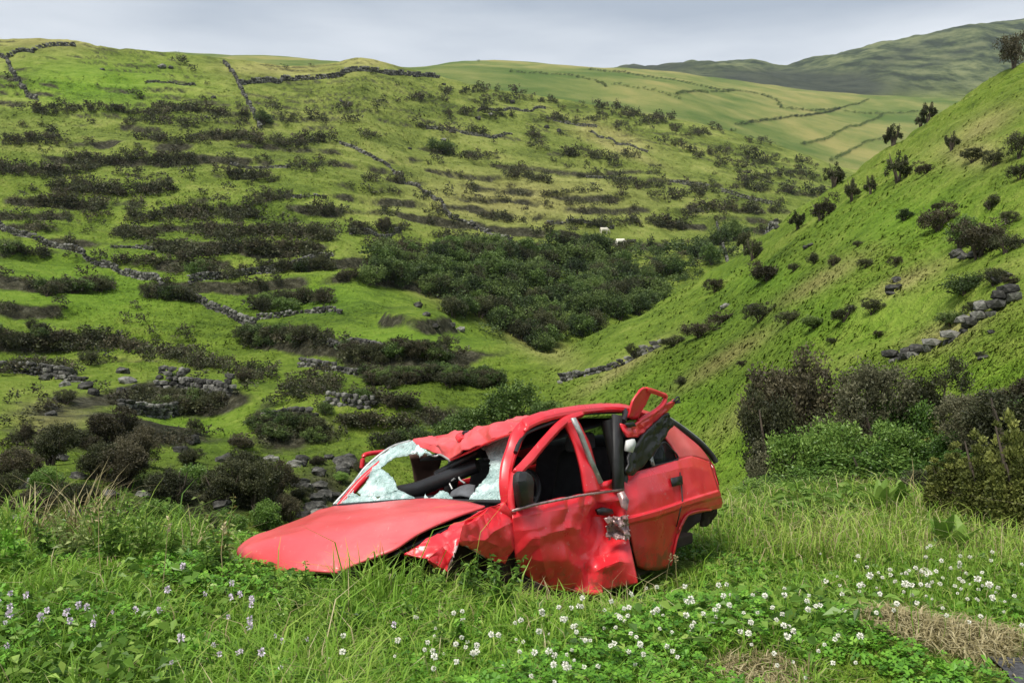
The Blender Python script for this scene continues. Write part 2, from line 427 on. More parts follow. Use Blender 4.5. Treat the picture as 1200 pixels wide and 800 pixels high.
def build_ground():
    cp = np.concatenate([np.linspace(-1200, -360, 22)[:-1], np.linspace(-360, 1560, 600), np.linspace(1560, 2400, 22)[1:]])
    u = (cp - 600) / FPX
    d = np.concatenate([np.linspace(-5.6, 2.3, 14), np.linspace(2.4, 12, 150)[:-1], np.exp(np.linspace(math.log(12), math.log(40), 150))[:-1],
                        np.exp(np.linspace(math.log(40), math.log(420), 560))[:-1], np.exp(np.linspace(math.log(420), math.log(3100), 120))])
    sp = np.where(d < 14, (d + 6) * 14 / 20, d)
    X = u[None, :] * sp[:, None]; Y = np.broadcast_to(d[:, None], X.shape)
    Z, R1, R2 = terr(X, Y)
    n0, n1 = X.shape
    V = np.stack([X, Y, Z], -1).reshape(-1, 3)
    idx = np.arange(n0 * n1).reshape(n0, n1)
    F = np.stack([idx[:-1, :-1], idx[:-1, 1:], idx[1:, 1:], idx[1:, :-1]], -1).reshape(-1, 4)
    X = X.ravel(); Y = Y.ravel(); Z = Z.ravel()
    me = np_mesh('ground', V, F, masks(X, Y, Z, R1.ravel(), R2.ravel()), smooth=True)
    m, n, l, pb = mat_new('hill_grass')
    def A(nm):
        a = n.new('ShaderNodeAttribute'); a.attribute_name = nm; return a.outputs['Fac']
    geo = n.new('ShaderNodeNewGeometry')
    pos = geo.outputs['Position']
    n1_ = noise_node(n, l, 0.055, 6, 0.6, pos)
    n2_ = noise_node(n, l, 0.5, 6, 0.78, pos)
    n3_ = noise_node(n, l, 3.0, 5, 0.7, pos)
    ma = n.new('ShaderNodeMath'); ma.operation = 'MULTIPLY_ADD'
    l.new(n2_.outputs[0], ma.inputs[0]); ma.inputs[1].default_value = 0.8; l.new(n1_.outputs[0], ma.inputs[2])
    mb = n.new('ShaderNodeMath'); mb.operation = 'MULTIPLY_ADD'
    l.new(n3_.outputs[0], mb.inputs[0]); mb.inputs[1].default_value = 0.55; l.new(ma.outputs[0], mb.inputs[2])
    g = ramp(n, [(0.62, (0.045, 0.076, 0.010)), (0.90, (0.130, 0.185, 0.022)), (1.18, (0.24, 0.265, 0.055))])
    g.color_ramp.elements[2].position = 1.0
    sc = n.new('ShaderNodeMath'); sc.operation = 'MULTIPLY_ADD'; sc.inputs[1].default_value = 1.25; sc.inputs[2].default_value = -0.97
    l.new(mb.outputs[0], sc.inputs[0])
    g.color_ramp.elements[0].position = 0.2; g.color_ramp.elements[1].position = 0.52; g.color_ramp.elements[2].position = 0.85
    l.new(sc.outputs[0], g.inputs[0])
    ol = ramp(n, [(0.2, (0.045, 0.062, 0.012)), (0.5, (0.138, 0.165, 0.032)), (0.82, (0.25, 0.25, 0.07))])
    l.new(sc.outputs[0], ol.inputs[0])
    lu = ramp(n, [(0.2, (0.05, 0.092, 0.010)), (0.5, (0.122, 0.205, 0.018)), (0.85, (0.215, 0.285, 0.040))])
    l.new(sc.outputs[0], lu.inputs[0])
    c = mixc(n, l, A('olive'), g.outputs[0], ol.outputs[0])
    c = mixc(n, l, A('lush'), c, lu.outputs[0])
    dr = ramp(n, [(0.2, (0.15, 0.13, 0.04)), (0.8, (0.36, 0.32, 0.12))]); l.new(sc.outputs[0], dr.inputs[0])
    c = mixc(n, l, A('dry'), c, dr.outputs[0])
    # pastures far off : strips and fields
    pn = noise_node(n, l, 0.009, 8, 0.62, pos)
    pr = ramp(n, [(0.40, (0.070, 0.105, 0.022)), (0.50, (0.125, 0.145, 0.038)), (0.62, (0.225, 0.20, 0.066))]); l.new(pn.outputs[0], pr.inputs[0])
    c = mixc(n, l, A('past'), c, pr.outputs[0])
    mn = noise_node(n, l, 0.016, 9, 0.75, pos)
    mr = ramp(n, [(0.42, (0.016, 0.024, 0.012)), (0.50, (0.060, 0.074, 0.030)), (0.60, (0.13, 0.138, 0.06))]); l.new(mn.outputs[0], mr.inputs[0])
    c = mixc(n, l, A('mount'), c, mr.outputs[0])
    wn_ = noise_node(n, l, 0.03, 5, 0.7, pos)
    wr = ramp(n, [(0.3, (0.014, 0.019, 0.013)), (0.75, (0.06, 0.066, 0.042))]); l.new(wn_.outputs[0], wr.inputs[0])
    c = mixc(n, l, A('wood'), c, wr.outputs[0])
    c = mixc(n, l, 1.0, c, (1.15, 1.21, 1.22), 'MULTIPLY')
    # terrace risers: stones, bracken and heath litter
    rn = noise_node(n, l, 1.3, 6, 0.75, pos)
    rr = ramp(n, [(0.34, (0.018, 0.018, 0.011)), (0.52, (0.052, 0.050, 0.030)), (0.72, (0.15, 0.145, 0.10))]); l.new(rn.outputs[0], rr.inputs[0])
    rm = n.new('ShaderNodeMath'); rm.operation = 'MULTIPLY_ADD'; rm.use_clamp = True
    l.new(A('riser'), rm.inputs[0]); rm.inputs[1].default_value = 2.6
    rs = n.new('ShaderNodeMath'); rs.operation = 'MULTIPLY_ADD'; l.new(n2_.outputs[0], rs.inputs[0]); rs.inputs[1].default_value = -2.2; rs.inputs[2].default_value = 0.62
    l.new(rs.outputs[0], rm.inputs[2])
    rg = n.new('ShaderNodeMath'); rg.operation = 'MULTIPLY'; rg.use_clamp = True
    r5 = n.new('ShaderNodeMath'); r5.operation = 'MULTIPLY'; r5.use_clamp = True; l.new(A('riser'), r5.inputs[0]); r5.inputs[1].default_value = 4
    l.new(rm.outputs[0], rg.inputs[0]); l.new(r5.outputs[0], rg.inputs[1])
    c = mixc(n, l, rg.outputs[0], c, rr.outputs[0])
    c = mixc(n, l, A('rock'), c, rr.outputs[0])
    # near ground: soil and litter between the blades
    br = ramp(n, [(0.3, (0.16, 0.125, 0.075)), (0.7, (0.36, 0.30, 0.19))]); l.new(n3_.outputs[0], br.inputs[0])
    c = mixc(n, l, A('bare'), c, br.outputs[0])
    l.new(c, pb.inputs['Base Color'])
    pb.inputs['Roughness'].default_value = 0.95
    pb.inputs['Specular IOR Level'].default_value = 0.1
    bp = n.new('ShaderNodeBump'); bp.inputs['Strength'].default_value = 0.9; bp.inputs['Distance'].default_value = 0.8
    l.new(mb.outputs[0], bp.inputs['Height']); l.new(bp.outputs[0], pb.inputs['Normal'])
    M['hill_grass'] = m
    o = link('ground', me, m)
    tag(o, 'grassy valley with terraced hillsides and far hills', 'ground', kind='structure')
    return o
build_ground()
# ------------------------------------------------------------------ plant templates
def leaf_quads(P, Dirs, L, W, g, droop=0.0):
    """diamond leaves at points P pointing along Dirs"""
    n = len(P)
    side = np.cross(Dirs, g.normal(size=(n, 3)))
    side /= np.linalg.norm(side, axis=1, keepdims=True) + 1e-9
    L = np.broadcast_to(L, n)[:, None]; W = np.broadcast_to(W, n)[:, None]
    a = P; c = P + Dirs * L; c = c - np.array([0, 0, 1]) * droop * L
    b = P + Dirs * L * 0.5 + side * W / 2; d = P + Dirs * L * 0.5 - side * W / 2
    V = np.stack([a, b, c, d], 1).reshape(-1, 3)
    F = np.arange(4 * n).reshape(n, 4)
    return V, F

def unit(v): return v / (np.linalg.norm(v, axis=-1, keepdims=True) + 1e-9)

def crown(seed, clumps, per, leaf, width, style='round', cr=0.16, base=0.12):
    """foliage of a shrub of height 1; returns V, F, tint"""
    g = np.random.default_rng(seed)
    if style == 'spire':        # upright plumes of heath
        a = g.random(clumps) * 2 * math.pi; r = np.sqrt(g.random(clumps)) * width / 2
        top = (0.35 + 0.65 * g.random(clumps)) * (1 - 0.55 * (r / (width / 2)) ** 2)
        C = []; R = []
        for i in range(clumps):
            k = 4
            for j in range(k):
                h = base + (top[i] - base) * (0.35 + 0.65 * (j + 1) / k)
                C.append((r[i] * math.cos(a[i]) * (0.6 + 0.4 * h), r[i] * math.sin(a[i]) * (0.6 + 0.4 * h), h)); R.append(cr * (0.75 + 0.5 * g.random()) * (1.15 - 0.5 * (j + 1) / k))
        C = np.array(C); R = np.array(R); up = 0.9
    else:
        C = []
        nl = 7 if style == 'round' else 5
        la = g.random(nl) * 2 * math.pi
        lobes = np.stack([np.cos(la) * width * 0.24 * g.random(nl) ** 0.3, np.sin(la) * width * 0.24 * g.random(nl) ** 0.3, 0.35 + 0.38 * g.random(nl)], 1)
        lr = 0.22 + 0.16 * g.random(nl)
        while len(C) < clumps:
            k = g.integers(nl); v = unit(g.normal(size=3)); rr = lr[k] * (0.55 + 0.45 * g.random() ** 0.5)
            p = lobes[k] + v * rr * np.array([width * 0.75, width * 0.75, 0.95])
            if p[2] > base and p[2] < 1.02: C.append(p)
        C = np.array(C); R = cr * (0.6 + 0.8 * g.random(len(C))); up = 0.35
    n = len(C)
    ct = g.random(n)
    idx = np.repeat(np.arange(n), per)
    dirs = unit(g.normal(size=(n * per, 3)) + np.array([0, 0, up]))
    P = C[idx] + unit(g.normal(size=(n * per, 3))) * (R[idx] * g.random(n * per) ** 0.6)[:, None]
    out = unit(P - np.array([0, 0, 0.35])) * 0.6
    dirs = unit(dirs + out)
    L = leaf * (0.7 + 0.6 * g.random(n * per))
    V, F = leaf_quads(P, dirs, L, L * 0.5, g, 0.1)
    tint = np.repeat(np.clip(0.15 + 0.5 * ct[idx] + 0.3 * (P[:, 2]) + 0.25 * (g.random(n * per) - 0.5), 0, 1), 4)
    return V, F, tint

def tube(pts, radii, k=5):
    pts = np.asarray(pts, float); n = len(pts); V = []
    t = np.gradient(pts, axis=0); t = unit(t)
    for i in range(n):
        ref = np.array([0, 0, 1.0]) if abs(t[i][2]) < 0.9 else np.array([1.0, 0, 0])
        a = unit(np.cross(t[i], ref)); b = np.cross(t[i], a)
        for j in range(k):
            th = 2 * math.pi * j / k
            V.append(pts[i] + radii[i] * (math.cos(th) * a + math.sin(th) * b))
    F = [(i * k + j, i * k + (j + 1) % k, (i + 1) * k + (j + 1) % k, (i + 1) * k + j) for i in range(n - 1) for j in range(k)]
    return np.array(V), np.array(F)

def joinq(parts):
    Vs, Fs, Ts, o = [], [], [], 0
    for p in parts:
        V, F = p[0], p[1]; T = p[2] if len(p) > 2 else np.full(len(V), 0.5)
        Vs.append(V); Fs.append(np.asarray(F) + o); Ts.append(T); o += len(V)
    return np.concatenate(Vs), np.concatenate(Fs), np.concatenate(Ts)

def stems(seed, width, count=5, h0=0.75, r0=0.035):
    g = np.random.default_rng(seed); parts = []
    for i in range(count):
        a = 2 * math.pi * (i + g.random()) / count; w = width * 0.33 * (0.4 + 0.6 * g.random()); h = h0 * (0.7 + 0.4 * g.random())
        p = [(0.02 * math.cos(a), 0.02 * math.sin(a), -0.12), (0.3 * w * math.cos(a), 0.3 * w * math.sin(a), h * 0.3), (0.7 * w * math.cos(a + 0.2), 0.7 * w * math.sin(a + 0.2), h * 0.65), (w * math.cos(a), w * math.sin(a), h)]
        parts.append(tube(p, [r0, r0 * 0.75, r0 * 0.5, r0 * 0.2], 5))
    return joinq(parts)

def template(name, seed, clumps, per, leaf, width, style, mat, cr=0.16, base=0.12, h0=0.75):
    V, F, T = crown(seed, clumps, per, leaf, width, style, cr, base)
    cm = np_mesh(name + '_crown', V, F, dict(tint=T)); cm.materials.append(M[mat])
    V, F, T = stems(seed + 1, width, 5, h0)
    tm = np_mesh(name + '_trunk', V, F, dict(tint=T), True); tm.materials.append(M['bark'])
    return cm, tm

TPL = {}
def reg(key, n, *a, **k):
    TPL[key] = [template(key, 100 + 17 * len(TPL) + i, *a, **k) for i in range(n)]
reg('heath', 4, 95, 42, 0.062, 1.35, 'flat', 'heath', 0.14)
reg('brown', 3, 95, 42, 0.062, 1.35, 'flat', 'heath_brown', 0.14)
reg('green', 3, 100, 40, 0.070, 1.3, 'round', 'green', 0.15)
reg('valley', 4, 100, 36, 0.075, 1.35, 'round', 'valley', 0.16)
reg('tree', 3, 26, 34, 0.050, 0.75, 'spire', 'heath', 0.10, 0.42, 0.85)
reg('near_heath', 3, 75, 110, 0.034, 0.85, 'spire', 'heath_tip', 0.062, 0.1)
reg('near_brown', 3, 210, 70, 0.036, 1.2, 'flat', 'heath_brown', 0.10)
reg('near_grey', 2, 190, 75, 0.036, 1.0, 'round', 'grey_heath', 0.10)
reg('near_green', 3, 120, 75, 0.046, 1.2, 'flat', 'leafy', 0.12)
reg('tall_brown', 2, 130, 110, 0.028, 0.85, 'flat', 'heath_brown', 0.085)
reg('tall_dark', 2, 130, 110, 0.028, 0.75, 'flat', 'heath', 0.08)
reg('tall_grey', 2, 150, 105, 0.028, 0.85, 'flat', 'grey_heath', 0.085)
reg('near_dark', 3, 210, 70, 0.036, 1.2, 'flat', 'heath', 0.10)

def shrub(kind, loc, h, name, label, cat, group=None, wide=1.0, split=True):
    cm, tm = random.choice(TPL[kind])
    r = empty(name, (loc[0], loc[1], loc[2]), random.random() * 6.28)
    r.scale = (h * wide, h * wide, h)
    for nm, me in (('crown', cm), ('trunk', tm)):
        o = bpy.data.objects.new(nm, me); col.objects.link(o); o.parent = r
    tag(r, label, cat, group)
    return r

# named shrubs: (px, py of the foot, height px, kind, width factor, label)
GR = 'dark shrubs on the terraced hillside'
def at1(px, py, dmin=3.0):
    return cast([px], [py], dmin)[0]

def put(lst, name, cat, group=None):
    if name == 'heath_bush':
        nm_ = {'brown': 'low brown heath bush', 'heath': 'low dark green heath bush', 'valley': 'low dull green bush', 'green': 'low green bush'}
        lst = [a if a[5] != LB else a[:5] + (nm_[a[3]] + (' high on the spur slope' if a[1] < 275 else ' on the spur slope above the tumbled wall' if a[0] > 1035 else ' along the faint terrace across the spur slope' if a[1] < 386 else ' dotted on the lower spur grass'),) + a[6:] for a in lst]
    P = cast([a[0] for a in lst], [a[1] for a in lst], 9.6)
    if name in ('heath_tree', 'heath_bush'):
        for i_, a in enumerate(lst):                     # keep them on the near face of the spur
            k_ = 0
            while (np.isnan(P[i_, 0]) or P[i_, 1] > 92) and k_ < 30:
                k_ += 1; P[i_] = cast([a[0]], [a[1] + 2 * k_], 9.6)[0]
    for a, p in zip(lst, P):
        if np.isnan(p[0]): continue
        h = a[2] * p[1] / FPX * (1.25 if name == 'heath_tree' else 0.95)
        shrub(a[3], (p[0], p[1], p[2] - 0.06 * h), h, name, a[5], cat, a[6] if len(a) > 6 else group, a[4])

# on the near right slope
L1 = 'small wind-bent heath tree standing on the crest of the right-hand spur'.replace('right-hand ', 'bare grassy ')
put([
 (1188, 78, 36, 'brown', .7, 'tall dark heath shrub on the top of the grassy spur'),
 (1088, 138, 20, 'tree', 1.1, L1, 'heath trees along the spur crest'), (1079, 136, 16, 'tree', 1.1, L1, 'heath trees along the spur crest'),
 (1047, 168, 26, 'tree', 1.0, L1, 'heath trees along the spur crest'), (1052, 214, 36, 'tree', 1.0, 'slender heath tree with layered crown standing alone below the spur crest'),
 (977, 218, 28, 'tree', 1.1, L1, 'heath trees along the spur crest'), (998, 236, 24, 'tree', 1.0, L1, 'heath trees along the spur crest'),
 (1115, 176, 22, 'tree', 1.0, L1, 'heath trees along the spur crest'), (1020, 228, 20, 'tree', .9, L1, 'heath trees along the spur crest'),
 (962, 258, 26, 'brown', .9, 'round brown heath bush just under the spur crest'), (935, 268, 22, 'tree', 1.1, L1, 'heath trees along the spur crest'),
 (882, 305, 24, 'tree', 1.2, L1, 'heath trees along the spur crest'), (873, 288, 20, 'tree', 1.2, L1, 'heath trees along the spur crest'),
], 'heath_tree', 'tree', 'heath trees along the spur crest')
LB = 'low dark heath bush growing on the grassy spur slope'; GB = 'low bushes on the spur slope'
put([
 (1100, 270, 34, 'brown', 1.2, 'brown heath bush beside the pale flowering clump on the spur'), (1146, 303, 50, 'brown', 1.0, 'big dark heath thicket on a rock ledge of the spur'),
 (1125, 292, 44, 'green', .9, 'pale leafy bush between two brown heath bushes on the spur'), (1178, 297, 28, 'heath', 1.1, LB, GB), (1165, 195, 20, 'heath', 1.1, LB, GB), (1195, 210, 22, 'heath', 1.1, LB, GB),
 (1085, 205, 18, 'brown', 1.2, LB, GB), (1140, 190, 18, 'heath', 1.5, LB, GB), (1194, 186, 34, 'heath', .75, 'tall dark heath bush at the upper edge of the spur'), (1150, 292, 40, 'brown', 1.1, LB, GB),
 (900, 328, 26, 'brown', 1.8, LB, GB), (838, 342, 18, 'brown', 1.3, LB, GB), (955, 308, 15, 'heath', 1.2, LB, GB), (977, 312, 13, 'brown', 1.2, LB, GB), (1014, 314, 14, 'heath', 1.2, LB, GB), (1050, 313, 15, 'brown', 1, LB, GB),
 (890, 377, 24, 'heath', 1.4, LB, GB), (925, 380, 16, 'heath', 1.8, LB, GB), (955, 383, 18, 'valley', 1.6, LB, GB), (990, 376, 22, 'heath', 1.3, LB, GB), (1022, 368, 20, 'heath', 1.2, LB, GB), (1130, 345, 26, 'valley', 1.6, LB, GB),
 (1165, 335, 22, 'heath', 1.3, LB, GB), (1185, 335, 14, 'brown', 1.4, LB, GB), (1115, 380, 18, 'valley', 2.0, LB, GB), (1145, 370, 18, 'heath', 1.5, LB, GB), (1060, 258, 14, 'valley', 1.3, LB, GB), (1100, 245, 10, 'brown', 1.5, LB, GB),
 (744, 420, 20, 'heath', 1.0, LB, GB), (820, 395, 22, 'brown', 1.9, LB, GB), (845, 380, 18, 'brown', 1.9, LB, GB), (790, 405, 14, 'heath', 2.2, LB, GB), (1160, 245, 18, 'heath', 1.4, LB, GB), (1182, 262, 16, 'heath', 1.4, LB, GB),
 (1030, 395, 9, 'brown', 1.5, LB, GB), (975, 402, 8, 'heath', 1.5, LB, GB), (930, 318, 12, 'heath', 1.3, LB, GB), (1005, 290, 9, 'heath', 1.5, LB, GB), (800, 450, 10, 'heath', 1.8, LB, GB), (870, 430, 9, 'brown', 1.6, LB, GB),
 (910, 455, 9, 'heath', 1.8, LB, GB), (1150, 420, 9, 'heath', 1.6, LB, GB), (1000, 445, 8, 'brown', 1.5, LB, GB),
], 'heath_bush', 'bush', GB)

# bushes at the head of the near gully and behind the car
put([
 (600, 500, 58, 'green', 1.0, 'round dark green bush at the gully head behind the car roof'), (560, 512, 40, 'green', 1.4, 'low green bush spreading behind the crumpled car roof'), (525, 520, 34, 'green', 1.4, 'pale green bush above the car windscreen at the gully edge'),
 (640, 492, 26, 'green', 1.5, 'small green bush on the slope just beside the round dark bush'), (655, 540, 14, 'heath', 1.3, 'tiny dark bush on the grass at the foot of the spur'),
 (490, 520, 24, 'valley', 1.7, 'dull green bush on the gully edge before the rocky bank'), (455, 525, 26, 'heath', 1.6, 'dark heath bush on the rocky bank of the gully'),
], 'gully_bush', 'bush')

# thicket right of the car, at the edge of the drop
GT = [
 # px, depth, top row, width px, kind, label
 (927, 11.5, 405, 98, 'tall_brown', 'dark reddish-brown heath bush rising above the thicket beside the car'),
 (908, 11.0, 440, 64, 'tall_dark', 'dark heath bush with mossy foot at the end of the thicket'),
 (905, 10.0, 510, 70, 'near_grey', 'low grey-green bush at the thicket edge behind the car'),
 (962, 10.6, 468, 74, 'tall_grey', 'greyish heath bush between brown heath and leafy bushes'),
 (985, 9.8, 486, 90, 'near_green', 'bright leafy bush at the foot of the grey domed bush'),
 (1024, 10.5, 426, 84, 'tall_grey', 'tall domed grey-brown heath bush standing in the thicket'),
 (1010, 9.2, 515, 110, 'near_green', 'broad leafy green bush in front of the domed grey bush'),
 (1060, 10.2, 462, 70, 'near_green', 'pale leafy bush between domed grey bush and dark spires'),
 (1092, 10.4, 424, 66, 'tall_dark', 'tall dark heath spire rising from the thicket'),
 (1128, 9.8, 480, 92, 'near_heath', 'dark olive heath mass at the middle of the thicket'),
 (1163, 10.2, 455, 92, 'tall_brown', 'reddish dark heath bush behind the leafy creeper'),
 (1075, 8.7, 535, 100, 'near_green', 'low creeping leafy bush at the thicket foot by the fern patch'),
 (1195, 8.8, 462, 80, 'near_green', 'bright green creeper bush at the end of the thicket'),
 (1225, 10.0, 430, 92, 'tall_brown', 'dark heath bush looming over the bright creeper'),
 (1120, 7.2, 515, 84, 'near_heath', 'heath bush with yellow-green tips beside the big-leaved lily'),
 (1163, 6.8, 492, 84, 'near_heath', 'upright yellow-tipped heath bush at the grass edge'),
 (1205, 6.4, 465, 96, 'near_heath', 'thick yellow-tipped heath bush next to the road end'),
 (1260, 6.5, 490, 90, 'near_heath', 'yellow-tipped heath bush beyond the road end'),
 (1185, 8.0, 440, 90, 'tall_dark', 'tall dark heath bush behind the thick yellow-tipped heath'),
 (1140, 8.6, 462, 70, 'tall_grey', 'grey-green heath bush rising behind the upright yellow-tipped heath'),
 (1100, 8.0, 545, 90, 'near_dark', 'dark heath bush filling the gap behind yellow-tipped heath'),
 (1150, 8.2, 515, 90, 'near_green', 'leafy bush wedged between dark heath and yellow-tipped heath'),
 (935, 9.9, 490, 80, 'near_green', 'mid green leafy bush under the dark reddish-brown heath'),
 (1040, 9.4, 490, 80, 'near_green', 'leafy bush hugging the foot of the domed grey bush'),
 (1110, 9.2, 500, 80, 'near_green', 'leafy bush below the tall dark heath spire'),
 (945, 9.2, 540, 100, 'near_green', 'low leafy scrub bush near the car tail'),
 (895, 9.0, 560, 70, 'near_green', 'small leafy bush right behind the car tail'),
]
for (px, d, top, wp, kind, lab) in GT:
    x = (px - 600) / FPX * d; gz = ground_z(x, d) - 0.05
    h = CAM_Z + (400 - top) * d / FPX - gz
    tw = {'near_brown': 1.05, 'near_dark': 1.05, 'near_grey': 0.95, 'near_green': 1.1, 'near_heath': 0.85, 'tall_brown': .72, 'tall_dark': .65, 'tall_grey': .72}[kind]
    shrub(kind, (x, d, gz), h, 'thicket_bush', lab, 'bush', None, wp * d / FPX / (h * tw) * 1.15)

# bushes along the far bank of the gully on the left
LBK = 'dark heath bush among boulders on the gully bank'; GBK = 'heath bushes on the bouldery gully bank'
bank = []
for (px, py, h, kind, w) in [(20, 560, 46, 'near_brown', 1.3), (60, 545, 60, 'near_dark', 1.1), (30, 522, 30, 'near_brown', .8), (112, 560, 50, 'near_dark', 1.3), (150, 570, 60, 'near_brown', 1.2), (130, 522, 52, 'near_brown', 1.2), (160, 545, 52, 'near_brown', 1.1),
                             (205, 590, 56, 'near_dark', 1.2), (235, 575, 40, 'near_green', 1.2), (262, 590, 62, 'near_dark', 1.1), (300, 600, 80, 'near_dark', .95), (325, 590, 60, 'near_brown', .8), (285, 560, 44, 'near_dark', 1.1), (340, 612, 40, 'near_brown', 1.0), (312, 622, 44, 'near_green', 1.1),
                             (190, 615, 40, 'near_green', 1.2), (90, 600, 46, 'near_dark', 1.3), (40, 605, 44, 'near_brown', 1.3), (5, 590, 50, 'near_dark', 1.0), (240, 628, 44, 'near_dark', 1.1), (140, 622, 40, 'near_brown', 1.2), (270, 630, 40, 'near_green', 1.3), (60, 580, 40, 'near_green', 1.2), (225, 545, 26, 'near_dark', 1.3)]:
    bank.append((px, py, h, kind, w, {'near_brown': 'brownish heath bush', 'near_dark': 'dark green heath bush', 'near_green': 'bright leafy bush'}[kind] + (' among boulders on the gully bank' if py > 565 else ' above the boulders of the gully bank'), GBK))
put(bank, 'gully_heath', 'bush', GBK)

# scattered shrubs over the terraced hillside -------------------------------------------------
def density(px, py):
    d = np.zeros_like(px)
    def B(cx, cy, rx, ry, w, ang=0):
        c, s = math.cos(math.radians(ang)), math.sin(math.radians(ang))
        a = ((px - cx) * c + (py - cy) * s) / rx; b = (-(px - cx) * s + (py - cy) * c) / ry
        return w * np.exp(-(a * a + b * b))
    for b in [(40, 180, 80, 30, 1.0), (110, 215, 110, 40, 1.2), (210, 190, 90, 40, .8), (250, 245, 120, 32, 1.1), (340, 270, 80, 22, 1.1), (80, 262, 110, 22, 1.2), (220, 138, 70, 9, .9), (60, 135, 40, 16, .9),
              (160, 300, 70, 12, .6), (330, 300, 60, 10, .5), (430, 235, 40, 20, .25), (620, 210, 30, 12, .9), (575, 130, 70, 18, .6), (540, 190, 50, 14, .45), (690, 195, 50, 18, .55), (730, 130, 75, 12, 1.0), (800, 150, 70, 16, .8), (870, 185, 60, 14, .6),
              (770, 215, 60, 12, .8), (850, 245, 70, 9, .8), (720, 262, 80, 7, .6, -6), (940, 215, 30, 10, .6), (560, 262, 60, 10, .5), (470, 285, 70, 8, .8), (640, 300, 200, 12, .8), (100, 420, 110, 12, .9), (230, 430, 80, 14, 1.0, 10), (370, 450, 35, 16, .9), (420, 405, 80, 7, .4),
              (480, 440, 110, 9, .9, 6), (330, 500, 40, 8, .5), (160, 375, 25, 10, .5), (300, 395, 70, 10, .4, 12), (40, 440, 60, 10, .7), (250, 475, 50, 8, .3), (430, 500, 50, 10, .7, -12)]:
        d = np.maximum(d, B(*b))
    return d
g = np.random.default_rng(5)
BANDS = [(520,616,108,5,1),(481,501,120,4,1),(555,650,120,6,1),(511,552,133,5,1),(555,602,136,5,1),(636,700,143,5,1),(427,454,160,5,1),(484,528,152,5,1),(545,569,160,6,1),(622,663,160,5,1),(501,589,182,6,1),(592,646,208,8,1.6),(619,636,176,5,1),(656,751,185,7,1.2),(677,714,206,4,1),(717,788,215,7,1.4),
 (693,781,127,6,1.4),(700,790,138,7,1.4),(720,781,148,6,1.2),(565,616,260,6,1),(670,800,262,6,1.4),(771,800,168,6,1),(427,474,213,5,1),(501,525,248,6,1),(800,868,155,7,1.2),(878,911,168,6,1.2),(800,884,178,6,1.1),(864,918,208,6,1.3),(921,962,208,6,1.2),(800,915,250,8,1.3),(908,965,228,5,1.2),(760,840,232,6,1),(840,900,195,5,.8),
 (34,290,130,7,1.3),(148,236,145,6,1.1),(169,330,165,6,1),(317,391,170,6,1.1),(263,324,209,6,1),(337,371,199,7,1),(300,340,235,7,1),(364,400,253,7,1.2),(135,189,275,7,1.1),(189,371,296,9,1.4),(135,189,311,7,1),(202,290,325,5,.8),(300,381,315,5,.8),(44,125,343,6,.9),(169,219,348,6,1),(294,337,363,8,1),(348,388,352,7,.9),(287,388,400,8,.8),
 (0,152,407,10,1.3),(338,400,460,16,1.0),(152,223,480,7,.8),(300,371,500,8,.8),(410,478,272,6,1.2),(437,501,294,7,1.4),(515,569,282,7,1.3),(467,596,306,7,1.4),(400,518,416,7,.9),(434,582,446,10,1.3),(400,484,470,8,.9),(400,484,502,9,1.0),(0,90,436,8,.9),(0,60,300,8,1),(40,120,240,9,1.3),(60,200,225,12,1.2),(150,300,255,10,1.3),(230,390,275,10,1.3),(0,110,205,10,1.2),(90,230,190,10,1.1),(0,70,165,10,1.2),(640,720,240,5,.7),(430,560,230,4,.4),(440,520,120,4,.5),(300,420,140,4,.5),(600,700,228,4,.6),(860,960,190,4,.8),(820,900,225,5,.9)]
bx, by = [], []
for (x0, x1, y, th, w) in BANDS:
    n_ = int((x1 - x0) / 3.0 * w * (0.6 + th / 14) * (1.7 if (x1 <= 400 and 150 < y < 300) else 1.0))
    xx = g.uniform(x0, x1, n_); amp = g.uniform(-4, 4)
    yy = y + amp * (xx - x0) / (x1 - x0) + 2.5 * np.sin(xx / 17 + y) + g.normal(0, th * 0.32, n_)
    bx.append(xx); by.append(yy)
for (xx, yy0, yy1, th) in [((145, 320), 410, 446, 10)]:
    n_ = 70; q_ = g.uniform(xx[0], xx[1], n_); bx.append(q_); by.append(yy0 + (yy1 - yy0) * (q_ - xx[0]) / (xx[1] - xx[0]) + g.normal(0, th * .4, n_))
bx = np.concatenate(bx); by = np.concatenate(by); NB = len(bx)
N = 26000
qx = np.concatenate([g.uniform(-195, 1010, N), bx]); qy = np.concatenate([g.uniform(75, 545, N), by]); isband = np.concatenate([np.zeros(N, bool), np.ones(NB, bool)]); N = N + NB
P = cast(qx, qy, 26)
qx0, qy0 = qx, qy
ok = ~np.isnan(P[:, 0]) & (P[:, 1] < 400) & (P[:, 1] > 30)
_, ri, _ = terr(np.nan_to_num(P[:, 0]), np.nan_to_num(P[:, 1]))
dn = density(qx, qy)
edge = np.interp(np.nan_to_num(P[:, 1]), [0, 60, 80, 100, 140, 400], [520, 560, 640, 900, 1100, 1200])
ok &= qx < edge
dn = np.maximum(dn * (0.35 + 0.9 * vnoise(P[:, 0] / 7, P[:, 1] / 7, 41)), 0)
dr_ = 0.9 * ri * sstep(0.35, 0.6, vnoise(qx / 22, qy / 9, 3))
def inpoly(x, y, pts):
    c = np.zeros(len(x), bool); n = len(pts)
    for i in range(n):
        x1, y1 = pts[i]; x2, y2 = pts[(i + 1) % n]
        c ^= ((y1 > y) != (y2 > y)) & (x < (x2 - x1) * (y - y1) / (y2 - y1 + 1e-9) + x1)
    return c
